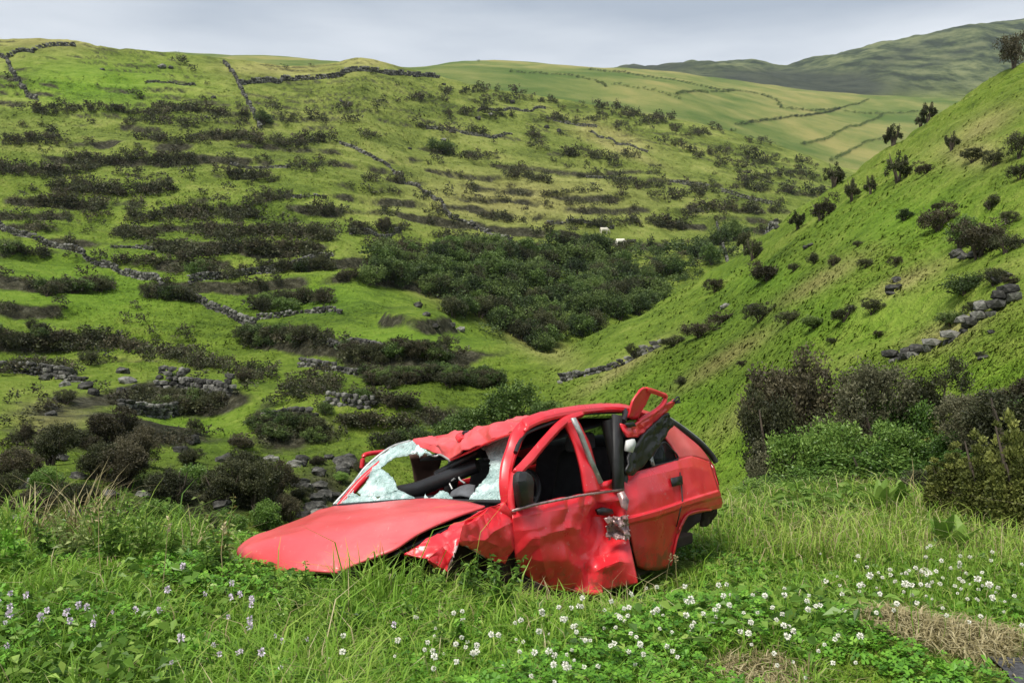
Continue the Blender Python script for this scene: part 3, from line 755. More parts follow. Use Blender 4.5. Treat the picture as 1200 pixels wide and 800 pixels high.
ravine = inpoly(qx + 44 * (vnoise(qx / 26, qy / 15, 5) - .5), qy + 30 * (vnoise(qx / 22, qy / 14, 8) - .5), [(425, 300), (470, 312), (560, 306), (640, 292), (720, 296), (830, 286), (900, 280), (900, 300), (850, 312), (760, 366), (700, 390), (640, 418), (570, 386), (480, 350), (440, 330)]).astype(float)
nearf = np.clip(np.nan_to_num(P[:, 1]) / 130, 0.12, 1) ** 1.3
keep = ok & (g.random(N) < (np.clip(dn, 0, 1) * 0.24 + 0.004) * nearf * 0.6 + np.clip(dr_, 0, 1) * 0.26)
keep |= isband & ~np.isnan(P[:, 0]) & (P[:, 1] < 400) & (P[:, 1] > 30)
sel = np.where(keep)[0]
# valley scrub
kv = ok & (g.random(N) < ravine * 0.36)
selv = np.where(kv & ~keep)[0]
size = np.exp(g.normal(0.0, 0.33, N))
Hh = np.where(ravine > 0.35, 2.5, 1.35 + 0.9 * sstep(130, 280, np.nan_to_num(P[:, 1]))) * size
Hh = np.minimum(Hh, np.nan_to_num(P[:, 1]) * np.where(ravine > .5, 0.026, 0.018))
allsel = [(i, 0) for i in sel] + [(i, 1) for i in selv]
app = np.array([Hh[i] / P[i, 1] for i, _ in allsel])
order = np.argsort(-app)
cnt = [0, 0]
rest = []
for o_ in order:
    i, t = allsel[o_]
    lim = 270 if t == 0 else 150
    if cnt[t] < lim:
        cnt[t] += 1
        h = Hh[i]; loc = (P[i, 0], P[i, 1], P[i, 2] - 0.08 * h)
        if t == 1 or ravine[i] > 0.5:
            kd = random.choice(['valley', 'valley', 'green', 'heath'])
            shrub(kd, loc, h, 'valley_shrub', {'valley': 'dull green rounded shrub', 'green': 'fresh green rounded shrub', 'heath': 'dark brownish shrub'}[kd] + (' in the dense scrub of the valley floor' if qy0[i] > 325 else ' in the upper scrub of the valley floor below the cows'), 'shrub', 'green shrubs filling the valley floor', random.uniform(0.9, 1.3))
        else:
            kd = random.choice(['heath', 'heath', 'brown', 'brown', 'valley']); wd = random.uniform(0.9, 1.7)
            x_, y_ = qx0[i], qy0[i]
            if y_ < 112: pl = ' just under the hilltop walls'
            elif x_ < 420 and y_ < 266 + 0.38 * x_: pl = ' on the scrubby terraces above the long pale wall'
            elif x_ < 420: pl = ' on the lower terraces below the long pale wall'
            elif x_ < 600 and y_ < 300: pl = ' on the pasture crossed by the crooked wall'
            elif y_ < 290: pl = ' on the terraces above the grazing cows'
            else: pl = ' on the knoll at the edge of the valley scrub'
            if isband[i] and random.random() < .5: kd = random.choice(['heath', 'valley', 'green'])
            shrub(kd, loc, h, 'heath_shrub', ('low spreading ' if wd > 1.35 else 'rounded ') + {'heath': 'dark green heath shrub', 'brown': 'brown heath shrub', 'valley': 'mid green shrub', 'green': 'fresh green shrub'}[kd] + pl, 'shrub', GR, wd)
    else:
        rest.append((i, t))
# the remaining, smallest shrubs: one mass
def low_crown(seed, n=46):
    V, F, T = crown(seed, 15, 9, 0.15, 1.3, 'flat', 0.17); return V, F, T
LC = [low_crown(900 + i) for i in range(5)]
def scatter_mass(name, items, mat, label, cat):
    parts = []
    for i, t in items:
        V, F, T = LC[int(g.integers(5))]
        a = g.random() * 6.28; c, s = math.cos(a), math.sin(a)
        h = Hh[i]; w = h * g.uniform(0.9, 1.6)
        W = np.stack([(V[:, 0] * c - V[:, 1] * s) * w + P[i, 0], (V[:, 0] * s + V[:, 1] * c) * w + P[i, 1], V[:, 2] * h + P[i, 2] - 0.1 * h], 1)
        parts.append((W, F, np.clip(T + g.uniform(-.2, .2), 0, 1)))
    if not parts: return
    V, F, T = joinq(parts)
    o = link(name, np_mesh(name, V, F, dict(tint=T)), M[mat])
    tag(o, label, cat, kind='stuff')
scatter_mass('hillside_scrub', [r for r in rest if r[1] == 0 and (r[0] % 3)], 'heath', 'dark scrub of small heath shrubs over the terraced hillside', 'scrub')
scatter_mass('brown_scrub', [r for r in rest if r[1] == 0 and not (r[0] % 3)], 'heath_brown', 'brown scrub of small heath shrubs over the terraced hillside', 'scrub')
scatter_mass('valley_scrub', [r for r in rest if r[1] == 1], 'valley', 'dense green scrub covering the valley floor', 'scrub')
print('shrubs', cnt, 'rest', len(rest))

# grass tussocks over the slopes ----------------------------------------------------------------
def grass_mass(name, Pt, L, W, lean, tints, mat, label, down=None):
    """one bent blade (3 triangles) per point"""
    n = len(Pt)
    a = g.random(n) * 2 * math.pi
    side = np.stack([np.cos(a), np.sin(a), np.zeros(n)], 1)
    b = a + math.pi / 2 + g.normal(0, 0.5, n)
    if down is not None:
        b = down + math.pi + g.normal(0, 0.6, n); side = np.stack([np.sin(b), -np.cos(b), np.zeros(n)], 1)
    fw = np.stack([np.cos(b), np.sin(b), np.zeros(n)], 1) * lean[:, None]
    up = np.array([0, 0, 1.0])
    L = L[:, None]; W = W[:, None]
    v0 = Pt - side * W / 2; v1 = Pt + side * W / 2
    m = Pt + (up * 0.62 + fw * 0.32) * L
    v2 = m + side * W * 0.4; v3 = m - side * W * 0.4
    v4 = Pt + (up * (0.98 - 0.25 * lean[:, None]) + fw) * L
    V = np.stack([v0, v1, v2, v3, v4], 1).reshape(-1, 3)
    k = np.arange(n)[:, None] * 5
    F = np.concatenate([k + [0, 1, 2], k + [0, 2, 3], k + [3, 2, 4]], 1).reshape(-1, 3)
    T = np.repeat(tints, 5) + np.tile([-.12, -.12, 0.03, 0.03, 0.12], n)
    me = np_mesh(name, V, F, dict(tint=np.clip(T, 0, 1)), down is not None)
    if down is not None:
        nv = unit(np.array([0, -0.25, 1.0]) + g.normal(0, 0.28, (n, 3)))
        me.normals_split_custom_set_from_vertices(np.repeat(nv, 5, 0))
    o = link(name, me, M[mat])
    if label: tag(o, label, 'grass', kind='stuff')
    return o

N2 = 100000
qx = g.uniform(-80, 1280, N2); qy = g.uniform(90, 640, N2)
Pg = cast(qx, qy, 9.5)
okg = ~np.isnan(Pg[:, 0]) & (Pg[:, 1] < 330)
Pg = Pg[okg]
dd = Pg[:, 1]
# several blades round each point make a tuft
R_ = 2
Pt = np.repeat(Pg, R_, 0) + g.normal(0, 1, (len(Pg) * R_, 3)) * np.repeat(0.0025 * dd, R_)[:, None] * np.array([1, 1, 0])
zz, _, _ = terr(Pt[:, 0], Pt[:, 1]); Pt[:, 2] = zz - 0.02
dd = Pt[:, 1]
L = (0.09 + 0.0019 * dd) * np.exp(g.normal(0, 0.4, len(Pt)))
_z, _r1, _r2 = terr(Pt[:, 0], Pt[:, 1])
keepg = (np.maximum(_r1, _r2) < 0.25) & (g.random(len(Pt)) < 0.15 + 0.3 * sstep(80, 160, dd) + 0.7 * sstep(0.45, 0.6, fbm(Pt[:, 0] / (2 + dd / 12), Pt[:, 1] / (2 + dd / 12), 3, 57)))
Pt = Pt[keepg]; L = L[keepg] * 0.8; dd = dd[keepg]
sg = grass_mass('slope_grass', Pt, L, 0.0017 * dd + 0.008, 0.8 + 0.7 * g.random(len(Pt)), np.full(len(Pt), 0.5), 'hill_grass', 'long tufted grass covering the valley slopes', np.arctan2(-(base_h(Pt[:, 0], Pt[:, 1] + 1) - base_h(Pt[:, 0], Pt[:, 1] - 1)), -(base_h(Pt[:, 0] + 1, Pt[:, 1]) - base_h(Pt[:, 0] - 1, Pt[:, 1]))))
_mk = masks(Pt[:, 0], Pt[:, 1], Pt[:, 2], _r1[keepg], _r2[keepg])
for _k, _v in _mk.items():
    _a = sg.data.attributes.new(_k, 'FLOAT', 'POINT'); _a.data.foreach_set('value', np.ascontiguousarray(np.repeat(_v, 5).astype(np.float32)))
# ------------------------------------------------------------------ stones, walls, boulders
def stone_mesh_data(seed, sub=False):
    g_ = np.random.default_rng(seed)
    bm = bmesh.new(); bmesh.ops.create_icosphere(bm, subdivisions=1 if not sub else 2, radius=0.5)
    V = np.array([v.co[:] for v in bm.verts]); F = np.array([[v.index for v in f.verts] for f in bm.faces]); bm.free()
    V = np.sign(V) * np.abs(V) ** 0.72                      # blocky
    V = V * (1 + g_.normal(0, 0.13 if not sub else 0.10, (len(V), 1)))
    if sub: V = V + 0.10 * np.sin(V[:, [1, 2, 0]] * 7 + g_.random(3) * 6)
    V = V / (V.max(0) - V.min(0))
    return V, F
STN = [stone_mesh_data(300 + i) for i in range(8)]
BLD = [stone_mesh_data(400 + i, True) for i in range(6)]

def wall_stones(pts, height, stone=0.34, thick=0.55, rows=None, seed=0):
    """boxes of stones along a ground polyline: list of (pos, dims, rot, template)"""
    g_ = np.random.default_rng(seed)
    pts = np.asarray(pts); seg = np.linalg.norm(np.diff(pts[:, :2], axis=0), axis=1); cum = np.concatenate(([0], np.cumsum(seg)))
    rows = rows or max(2, int(round(height / (stone * 0.72))))
    rh = height / rows
    out = []
    for r in range(rows):
        s = g_.random() * stone
        while s < cum[-1]:
            w = stone * g_.uniform(0.75, 1.5)
            x = np.interp(s, cum, pts[:, 0]); y = np.interp(s, cum, pts[:, 1])
            k = min(np.searchsorted(cum, s), len(pts) - 1); k = max(k, 1)
            dv = pts[k] - pts[k - 1]; ang = math.atan2(dv[1], dv[0])
            gap = vnoise(s / 2.5, seed, 61)
            top = 1.0 if gap > 0.3 else 0.45
            if r / rows < top or r == 0:
                z = float(np.interp(s, cum, pts[:, 2])) + rh * (r + 0.42) + g_.normal(0, rh * 0.08)
                out.append(((x + g_.normal(0, .05), y + g_.normal(0, .05), z), (w * 1.12, thick * g_.uniform(0.8, 1.1) * (1 - 0.25 * r / rows), rh * g_.uniform(1.05, 1.4)), ang + g_.normal(0, .12), int(g_.integers(8))))
            s += w
    return out

def ground_line(pix, dmin=9.6, step=0.5):
    P = cast([p[0] for p in pix], [p[1] for p in pix], dmin)
    P = P[~np.isnan(P[:, 0])]
    out = []
    for a, b in zip(P[:-1], P[1:]):
        n = max(2, int(np.linalg.norm((b - a)[:2]) / step))
        for i in range(n): out.append(a + (b - a) * i / n)
    out.append(P[-1]); out = np.array(out)
    k = np.ones(5) / 5
    out[:, 2] = terr(out[:, 0], out[:, 1])[0]
    if len(out) > 8:
        out[:, 2] = np.convolve(np.pad(out[:, 2], 2, mode='edge'), k, 'valid')
    out[:, 2] -= 0.12
    return out

def wall(pix, height, label, stone=0.36, single=False, dmin=9.6, thick=0.55, group=None):
    L_ = ground_line(pix, dmin)
    st = wall_stones(L_, height, stone, thick, None, len(bpy.data.objects))
    root = empty('dry_stone_wall', tuple(L_[0]))
    tag(root, label, 'stone wall', group)
    if single:
        if 'S' not in wall.__dict__:
            wall.S = []
            for V, F in STN:
                me = np_mesh('stone', V, F, dict(tint=np.full(len(V), random.random()))); me.materials.append(M['stone']); wall.S.append(me)
        for (p, dm, a, k) in st:
            o = bpy.data.objects.new('stone', wall.S[k]); col.objects.link(o)
            o.parent = root; o.location = Vector(p) - root.location; o.scale = dm; o.rotation_euler = (random.uniform(-.15, .15), random.uniform(-.15, .15), a)
        return root
    parts = []
    for (p, dm, a, k) in st:
        V, F = STN[k]; c, s = math.cos(a), math.sin(a)
        W = V * np.array(dm)
        W = np.stack([W[:, 0] * c - W[:, 1] * s + p[0] - L_[0][0], W[:, 0] * s + W[:, 1] * c + p[1] - L_[0][1], W[:, 2] + p[2] - L_[0][2]], 1)
        parts.append((W, F, np.full(len(W), random.random())))
    V, F, T = joinq(parts)
    me = np_mesh('stones', V, F, dict(tint=T)); me.materials.append(M['stone'])
    o = bpy.data.objects.new('stones', me); col.objects.link(o); o.parent = root; o['kind'] = 'stuff'
    return root

wall([(-40, 250), (0, 266), (30, 278), (60, 290), (100, 303), (130, 314), (170, 328), (210, 345), (255, 365), (300, 383)], 1.0, 'long pale dry stone wall descending diagonally beside the bright green fields', 0.5)
wall([(246, 63), (262, 74), (274, 88), (282, 105), (290, 122), (298, 138), (306, 152)], 1.5, 'dry stone wall dropping from the ridge between two upper fields', 0.8, thick=0.9)
wall([(8, 68), (40, 60), (90, 55), (140, 54), (190, 55), (246, 63)], 1.5, 'dry stone wall running along the top of the hill below the dry knoll', 0.8, thick=0.9)
wall([(280, 100), (330, 95), (400, 89), (460, 88), (515, 92)], 2.0, 'broad grey wall along the upper ridge beneath the small rounded knoll', 0.8, thick=1.2)
wall([(398, 168), (430, 182), (460, 200), (490, 220), (520, 243), (528, 256), (560, 268), (600, 284)], 1.0, 'low crooked dry stone wall crossing the olive pasture diagonally', 0.7, thick=0.8)
wall([(-10, 60), (8, 72), (18, 92), (30, 108), (44, 118)], 1.5, 'short stone wall coming down the hill edge from the ridge wall', 0.8, thick=0.9)
wall([(185, 452), (215, 455), (245, 459), (272, 466)], 1.5, 'broad broken retaining wall of grey stones on the lower terraces', 0.38)
wall([(1040, 424), (1068, 417), (1098, 407), (1125, 393), (1146, 376), (1172, 362), (1204, 345)], 0.48, 'tumbled dry stone wall crossing the grassy spur slope', 0.24, single=True, thick=0.4)
wall([(655, 449), (685, 440), (712, 433), (742, 421), (775, 405)], 0.65, 'low mossy stone wall across the foot of the grassy spur', 0.36)
LT = 'short grey retaining wall along a terrace edge on the hillside'; GTW = 'short terrace retaining walls'
for i, (pix, h) in enumerate([([(222, 334), (255, 328), (300, 321), (345, 313), (386, 304)], 1.3), ([(310, 235), (350, 232), (385, 233)], .9), ([(785, 213), (830, 222)], 2.0), ([(845, 225), (905, 240)], 1.6), ([(-5, 437), (50, 440), (100, 448)], 1.2), ([(380, 472), (440, 478)], 1.0),
                              ([(300, 374), (360, 366), (400, 368)], .9), ([(330, 395), (390, 405), (450, 412)], .8), ([(410, 275), (470, 272)], 1.3), ([(500, 152), (560, 160), (600, 158)], 1.5), ([(640, 140), (700, 150)], 1.7), ([(560, 130), (640, 128)], 1.5), ([(690, 155), (760, 180)], 1.3), ([(170, 98), (230, 99)], 1.2),
                              ([(270, 190), (340, 198)], 1.0), ([(680, 205), (740, 210)], 1.2), ([(130, 290), (180, 294)], .9), ([(440, 320), (480, 330)], .8), ([(350, 430), (420, 440)], 1.0), ([(300, 497), (370, 492)], .9), ([(140, 482), (215, 480)], 1.1), ([(640, 262), (720, 268)], 1.1), ([(840, 262), (910, 268)], 1.2)]):
    wall(pix, h * .8, LT, 0.32 if pix[0][1] > 280 else 0.5, dmin=26, group=GTW)

# boulders
BM = []
for V, F in BLD:
    me = np_mesh('boulder', V, F, dict(tint=np.full(len(V), random.random()))); me.materials.append(M['stone']); BM.append(me)
def boulder(p, s, label, group, flat=0.7):
    o = bpy.data.objects.new('boulder', random.choice(BM)); col.objects.link(o)
    o.location = (p[0], p[1], p[2] + 0.12 * s); o.scale = (s * random.uniform(.9, 1.4), s, s * flat * random.uniform(.8, 1.2)); o.rotation_euler = (random.uniform(-.3, .3), random.uniform(-.3, .3), random.random() * 6.28)
    tag(o, label, 'boulder', group)
    return o
g = np.random.default_rng(77)
def boulders(spots, label, group):
    P = cast([s[0] for s in spots], [s[1] for s in spots], 9.6)
    for s, p in zip(spots, P):
        if not np.isnan(p[0]): boulder(p, s[2] * p[1] / FPX, label, group)
bank_spots = [(x, y, s) for x, y, s in zip(g.uniform(345, 420, 30), g.uniform(535, 612, 30), g.uniform(9, 22, 30))]
boulders(bank_spots, 'grey boulder in the rocky bank behind the car bonnet', 'boulders of the rocky bank')
put([(352, 585, 22, 'near_dark', 1.3, 'small dark bush growing between the boulders of the rocky bank'), (398, 566, 16, 'near_green', 1.4, 'small leafy bush on top of the rocky bank'), (420, 552, 18, 'near_dark', 1.5, 'low dark bush at the upper edge of the rocky bank'), (372, 545, 14, 'near_brown', 1.5, 'low brownish bush above the rocky bank')], 'gully_bush', 'bush')
gully_spots = [(x, y, s) for x, y, s in zip(g.uniform(0, 330, 46), g.uniform(515, 625, 46), g.uniform(8, 24, 46))]
boulders(gully_spots, 'lichen-grey boulder lying between heath bushes in the gully', 'boulders in the gully')
field = [(145, 437, 16), (150, 448, 18), (143, 460, 14), (160, 455, 12), (55, 445, 16), (75, 452, 12), (100, 455, 18), (20, 430, 14), (40, 436, 12), (110, 462, 14), (70, 470, 16), (60, 478, 12), (85, 440, 12), (250, 470, 9), (262, 468, 8), (235, 470, 8), (490, 360, 12), (500, 370, 10), (540, 388, 12), (530, 382, 9), (510, 384, 12), (440, 470, 10), (420, 468, 12), (385, 300, 10), (390, 312, 9),
         (60, 487, 12), (90, 520, 14), (75, 515, 10), (235, 462, 9), (180, 60, 5), (190, 78, 8), (200, 80, 6), (120, 82, 6), (520, 100, 6), (530, 155, 8), (560, 140, 8), (575, 135, 7), (600, 120, 7), (640, 150, 7), (655, 155, 6), (520, 165, 7), (480, 175, 5), (250, 115, 7), (400, 120, 5), (410, 122, 6)]
boulders(field, 'weathered grey boulder resting on the terraced pasture', 'boulders on the terraces')
slope = [(1048, 340, 16), (1050, 330, 12), (1044, 345, 9), (1152, 420, 12), (1148, 416, 9), (1170, 330, 18), (1180, 325, 14), (1160, 322, 10), (1162, 390, 8), (1022, 360, 9), (998, 362, 8), (880, 360, 9), (850, 360, 10), (945, 292, 8), (950, 288, 7), (1120, 300, 16), (1130, 303, 14), (1145, 300, 16), (1200, 285, 12)]
boulders(slope, 'grey boulder half sunk in the grass of the spur', 'boulders on the grassy spur')

# ------------------------------------------------------------------ cows grazing far across the valley
def cow_mesh():
    bm = bmesh.new()
    ring = []
    # body loft along x: (x, z centre, half width, half height)
    secs = [(-.95, 1.12, .10, .16), (-.88, 1.10, .26, .32), (-.45, 1.02, .33, .40), (.1, 1.0, .34, .42), (.55, 1.05, .30, .40), (.8, 1.12, .22, .32), (1.05, 1.02, .14, .22), (1.25, .82, .12, .17), (1.42, .58, .12, .15), (1.55, .38, .09, .10), (1.62, .28, .06, .06)]
    for (x, z, w, h) in secs:
        ring.append([bm.verts.new((x, w * math.cos(t), z + h * math.sin(t))) for t in [2 * math.pi * k / 10 for k in range(10)]])
    for a, b in zip(ring[:-1], ring[1:]):
        for k in range(10): bm.faces.new((a[k], a[(k + 1) % 10], b[(k + 1) % 10], b[k]))
    bm.faces.new(ring[0][::-1]); bm.faces.new(ring[-1])
    # legs: thigh, knee, hock, hoof
    for sx, sy in ((-.72, .2), (-.72, -.2), (.62, .17), (.62, -.17)):
        back = sx < 0
        prof = [(sx, .95, .17), (sx + (.05 if back else 0), .68, .13), (sx - (.08 if back else 0), .42, .075), (sx - (.04 if back else 0), .15, .06), (sx, 0.0, .075)]
        rs = []
        for (x, z, r) in prof:
            rs.append([bm.verts.new((x + r * math.cos(t), sy + r * 0.8 * math.sin(t), z)) for t in [2 * math.pi * k / 8 for k in range(8)]])
        for a, b in zip(rs[:-1], rs[1:]):
            for k in range(8): bm.faces.new((a[k], b[k], b[(k + 1) % 8], a[(k + 1) % 8]))
        bm.faces.new(rs[0]); bm.faces.new(rs[-1][::-1])
    # ears, horn stubs, tail
    for s in (-1, 1):
        v = [bm.verts.new(c) for c in ((1.38, .1 * s, .72), (1.42, .3 * s, .74), (1.46, .12 * s, .66))]
        bm.faces.new(v)
    pr = [(-.95, 1.25, .04), (-1.04, 1.05, .03), (-1.05, .6, .025), (-1.05, .38, .05)]
    rs = [[bm.verts.new((x + r * math.cos(t), r * math.sin(t), z)) for t in [2 * math.pi * k / 5 for k in range(5)]] for (x, z, r) in pr]
    for a, b in zip(rs[:-1], rs[1:]):
        for k in range(5): bm.faces.new((a[k], b[k], b[(k + 1) % 5], a[(k + 1) % 5]))
    bmesh.ops.recalc_face_normals(bm, faces=bm.faces)
    me = bpy.data.meshes.new('cow'); bm.to_mesh(me); bm.free(); me.shade_smooth()
    return me
for (px, py, rz, c, lab) in [(708, 274, 0.4, (0.62, 0.58, 0.48), 'cream cow grazing by itself above the other two cows'), (727, 288, 0.1, (0.72, 0.69, 0.60), 'white cow grazing beside the dark cow'), (740, 288, 2.9, (0.03, 0.026, 0.022), 'dark cow grazing next to the white cow')]:
    p = at1(px, py, 120)
    me = cow_mesh(); me.materials.append(plain_mat('cow_hide', c, 0.8, 0, 2, 0.15))
    o = link('cow', me); o.location = (p[0], p[1], p[2] - 0.03); o.rotation_euler = (0, 0, rz); o.scale = (.95, .95, .95)
    tag(o, lab, 'cow', 'cows grazing in the valley')
# ------------------------------------------------------------------ the wrecked car
TH = math.radians(50)
CO = np.array([0.0, 4.22])
CF_ = np.array([math.cos(TH), math.sin(TH)])          # along the car, nose to tail
CT_ = np.array([-math.sin(TH), math.cos(TH)])         # across the car, near flank to far flank

def PT(px, py, t):
    """sight line met with the upright plane at distance t inside the near flank"""
    ux = (px - 600) / FPX; uz = (400 - py) / FPX
    Y = (t + CO @ CT_) / (ux * CT_[0] + CT_[1])
    return np.array([ux * Y, Y, CAM_Z + uz * Y])

def PS(px, py, s):
    """sight line met with the upright cross plane at s along the car"""
    ux = (px - 600) / FPX; uz = (400 - py) / FPX
    Y = (s + CO @ CF_) / (ux * CF_[0] + CF_[1])
    return np.array([ux * Y, Y, CAM_Z + uz * Y])

def CC(s, t, z):
    """car coordinates; the far side lies lower (the car leans down the slope)"""
    xy = CO + CF_ * s + CT_ * t
    return np.array([xy[0], xy[1], z - 0.13 * t])

def car_paint(name='red_car_paint', c0=(0.56, 0.012, 0.020), c1=(0.68, 0.022, 0.034), c2=(0.74, 0.06, 0.068), ro=0.0):
    m, n, l, p = mat_new(name)
    tc = n.new('ShaderNodeTexCoord')
    n1 = noise_node(n, l, 2.2, 5, 0.6, tc.outputs['Object'])
    n2 = noise_node(n, l, 38, 4, 0.7, tc.outputs['Object'])
    r = ramp(n, [(0.30, c0), (0.55, c1), (0.75, c2)])
    l.new(n1.outputs[0], r.inputs[0])
    # scratches and chips down to the primer
    vo = n.new('ShaderNodeTexVoronoi'); vo.inputs['Scale'].default_value = 55; l.new(tc.outputs['Object'], vo.inputs['Vector'])
    mp = n.new('ShaderNodeMapping'); mp.inputs['Scale'].default_value = (30, 4, 22); mp.inputs['Rotation'].default_value = (0.3, 0.2, 0.9); l.new(tc.outputs['Object'], mp.inputs[0])
    ns = noise_node(n, l, 1.6, 3, 0.8, mp.outputs[0])
    sr = ramp(n, [(0.64, (0, 0, 0)), (0.72, (1, 1, 1))]); l.new(ns.outputs[0], sr.inputs[0])
    sm = n.new('ShaderNodeMath'); sm.operation = 'MULTIPLY'; sm.inputs[1].default_value = 0.75
    l.new(sr.outputs[0], sm.inputs[0])
    c = mixc(n, l, sm.outputs[0], r.outputs[0], (0.55, 0.26, 0.24))
    dr = ramp(n, [(0.58, (0, 0, 0)), (0.80, (1, 1, 1))]); l.new(n2.outputs[0], dr.inputs[0])
    dm = n.new('ShaderNodeMath'); dm.operation = 'MULTIPLY'; dm.inputs[1].default_value = 0.18; l.new(dr.outputs[0], dm.inputs[0])
    c = mixc(n, l, dm.outputs[0], c, (0.14, 0.05, 0.035))
    # dried mud splashes near the sills
    sx = n.new('ShaderNodeSeparateXYZ'); l.new(tc.outputs['Object'], sx.inputs[0])
    mz = n.new('ShaderNodeMapRange'); mz.inputs[1].default_value = 0.55; mz.inputs[2].default_value = 0.05; mz.inputs[3].default_value = -0.25; mz.inputs[4].default_value = 0.22; l.new(sx.outputs['Z'], mz.inputs[0])
    n3 = noise_node(n, l, 16, 6, 0.7, tc.outputs['Object'])
    md = n.new('ShaderNodeMath'); md.operation = 'ADD'; l.new(n3.outputs[0], md.inputs[0]); l.new(mz.outputs[0], md.inputs[1])
    mr2 = ramp(n, [(0.56, (0, 0, 0)), (0.72, (0.7, 0.7, 0.7))]); l.new(md.outputs[0], mr2.inputs[0])
    c = mixc(n, l, mr2.outputs[0], c, (0.13, 0.065, 0.04))
    l.new(c, p.inputs['Base Color'])
    rr = ramp(n, [(0.3, (0.22 + ro,) * 3), (0.7, (0.5 + ro,) * 3)]); l.new(n1.outputs[0], rr.inputs[0])
    l.new(rr.outputs[0], p.inputs['Roughness'])
    p.inputs['Coat Weight'].default_value = 0.3; p.inputs['Coat Roughness'].default_value = 0.22
    b = n.new('ShaderNodeBump'); b.inputs['Strength'].default_value = 0.12; b.inputs['Distance'].default_value = 0.02
    l.new(n1.outputs[0], b.inputs['Height']); l.new(b.outputs[0], p.inputs['Normal'])
    return m
M['paint'] = car_paint()
M['faded_sheen'] = car_paint('faded_sky_sheen_red_paint', (0.62, 0.050, 0.058), (0.70, 0.085, 0.092), (0.76, 0.15, 0.15), 0.1)  # weathered top panels, with pale sky sheen painted into the base colour
M['rubber'] = plain_mat('black_rubber', (0.018, 0.018, 0.019), 0.6, 0, 20, 0.4)
M['trim'] = plain_mat('black_plastic_trim', (0.012, 0.012, 0.013), 0.45, 0, 12, 0.4)
M['cabin'] = plain_mat('dark_cabin_cloth', (0.020, 0.020, 0.022), 0.9, 0, 15, 0.4)
M['seat'] = plain_mat('grey_seat_cloth', (0.10, 0.105, 0.115), 0.9, 0, 25, 0.3)
M['brown'] = plain_mat('brown_door_card', (0.085, 0.045, 0.032), 0.7, 0, 10, 0.3)
M['alu'] = plain_mat('scuffed_aluminium', (0.42, 0.43, 0.42), 0.45, 0.5, 20, 0.3)
M['bare'] = plain_mat('torn_bare_metal', (0.40, 0.27, 0.26), 0.4, 0.5, 22, 0.6, 0.4)
M['under'] = plain_mat('rusty_underbody', (0.035, 0.022, 0.017), 0.9, 0, 9, 0.5, 0.3)
M['white_pl'] = plain_mat('white_plastic', (0.62, 0.62, 0.60), 0.5)
M['lamp'] = plain_mat('tail_lamp_red', (0.25, 0.008, 0.008), 0.15, 0, 0)

def glass_cracked():
    m, n, l, p = mat_new('shattered_laminated_glass')
    tc = n.new('ShaderNodeTexCoord')
    v = n.new('ShaderNodeTexVoronoi'); v.feature = 'DISTANCE_TO_EDGE'; v.inputs['Scale'].default_value = 34; l.new(tc.outputs['Object'], v.inputs['Vector'])
    r = ramp(n, [(0.0, (1, 1, 1)), (0.12, (0.25, 0.25, 0.25))]); l.new(v.outputs['Distance'], r.inputs[0])
    nz = noise_node(n, l, 9, 5, 0.7, tc.outputs['Object'])
    ra = ramp(n, [(0.36, (0.30, 0.30, 0.30)), (0.6, (1, 1, 1))]); l.new(nz.outputs[0], ra.inputs[0])
    mx = n.new('ShaderNodeMath'); mx.operation = 'MAXIMUM'; l.new(r.outputs[0], mx.inputs[0]); l.new(ra.outputs[0], mx.inputs[1])
    p.inputs['Base Color'].default_value = (0.47, 0.60, 0.58, 1)
    rc = ramp(n, [(0.3, (0.38, 0.56, 0.54)), (0.7, (0.68, 0.84, 0.81))]); l.new(nz.outputs[0], rc.inputs[0]); l.new(rc.outputs[0], p.inputs['Base Color'])
    p.inputs['Roughness'].default_value = 0.35
    tr = n.new('ShaderNodeBsdfTransparent'); tr.inputs['Color'].default_value = (0.72, 0.82, 0.80, 1)
    ms = n.new('ShaderNodeMixShader'); l.new(mx.outputs[0], ms.inputs[0]); l.new(tr.outputs[0], ms.inputs[1]); l.new(p.outputs[0], ms.inputs[2])
    l.new(ms.outputs[0], n['Material Output'].inputs['Surface'])
    b = n.new('ShaderNodeBump'); b.inputs['Strength'].default_value = 0.6; b.inputs['Distance'].default_value = 0.01
    l.new(r.outputs[0], b.inputs['Height']); l.new(b.outputs[0], p.inputs['Normal'])
    return m
M['cracked'] = glass_cracked()
def clear_glass():
    m, n, l, p = mat_new('dusty_window_glass')
    p.inputs['Base Color'].default_value = (0.05, 0.06, 0.06, 1); p.inputs['Roughness'].default_value = 0.08
    tr = n.new('ShaderNodeBsdfTransparent'); tr.inputs['Color'].default_value = (0.55, 0.62, 0.60, 1)
    ms = n.new('ShaderNodeMixShader'); ms.inputs[0].default_value = 0.25
    l.new(tr.outputs[0], ms.inputs[1]); l.new(p.outputs[0], ms.inputs[2]); l.new(ms.outputs[0], n['Material Output'].inputs['Surface'])
    return m
M['glass'] = clear_glass()

car = empty('wrecked_car', (CO[0] + CF_[0] * 0.7 + CT_[0] * 0.7, CO[1] + CF_[1] * 0.7 + CT_[1] * 0.7, ground_z(CO[0] + CF_[0] * 0.7 + CT_[0] * 0.7, CO[1] + CF_[1] * 0.7 + CT_[1] * 0.7)))
tag(car, 'wrecked red hatchback with crushed roof and shattered windscreen in the grass', 'car')

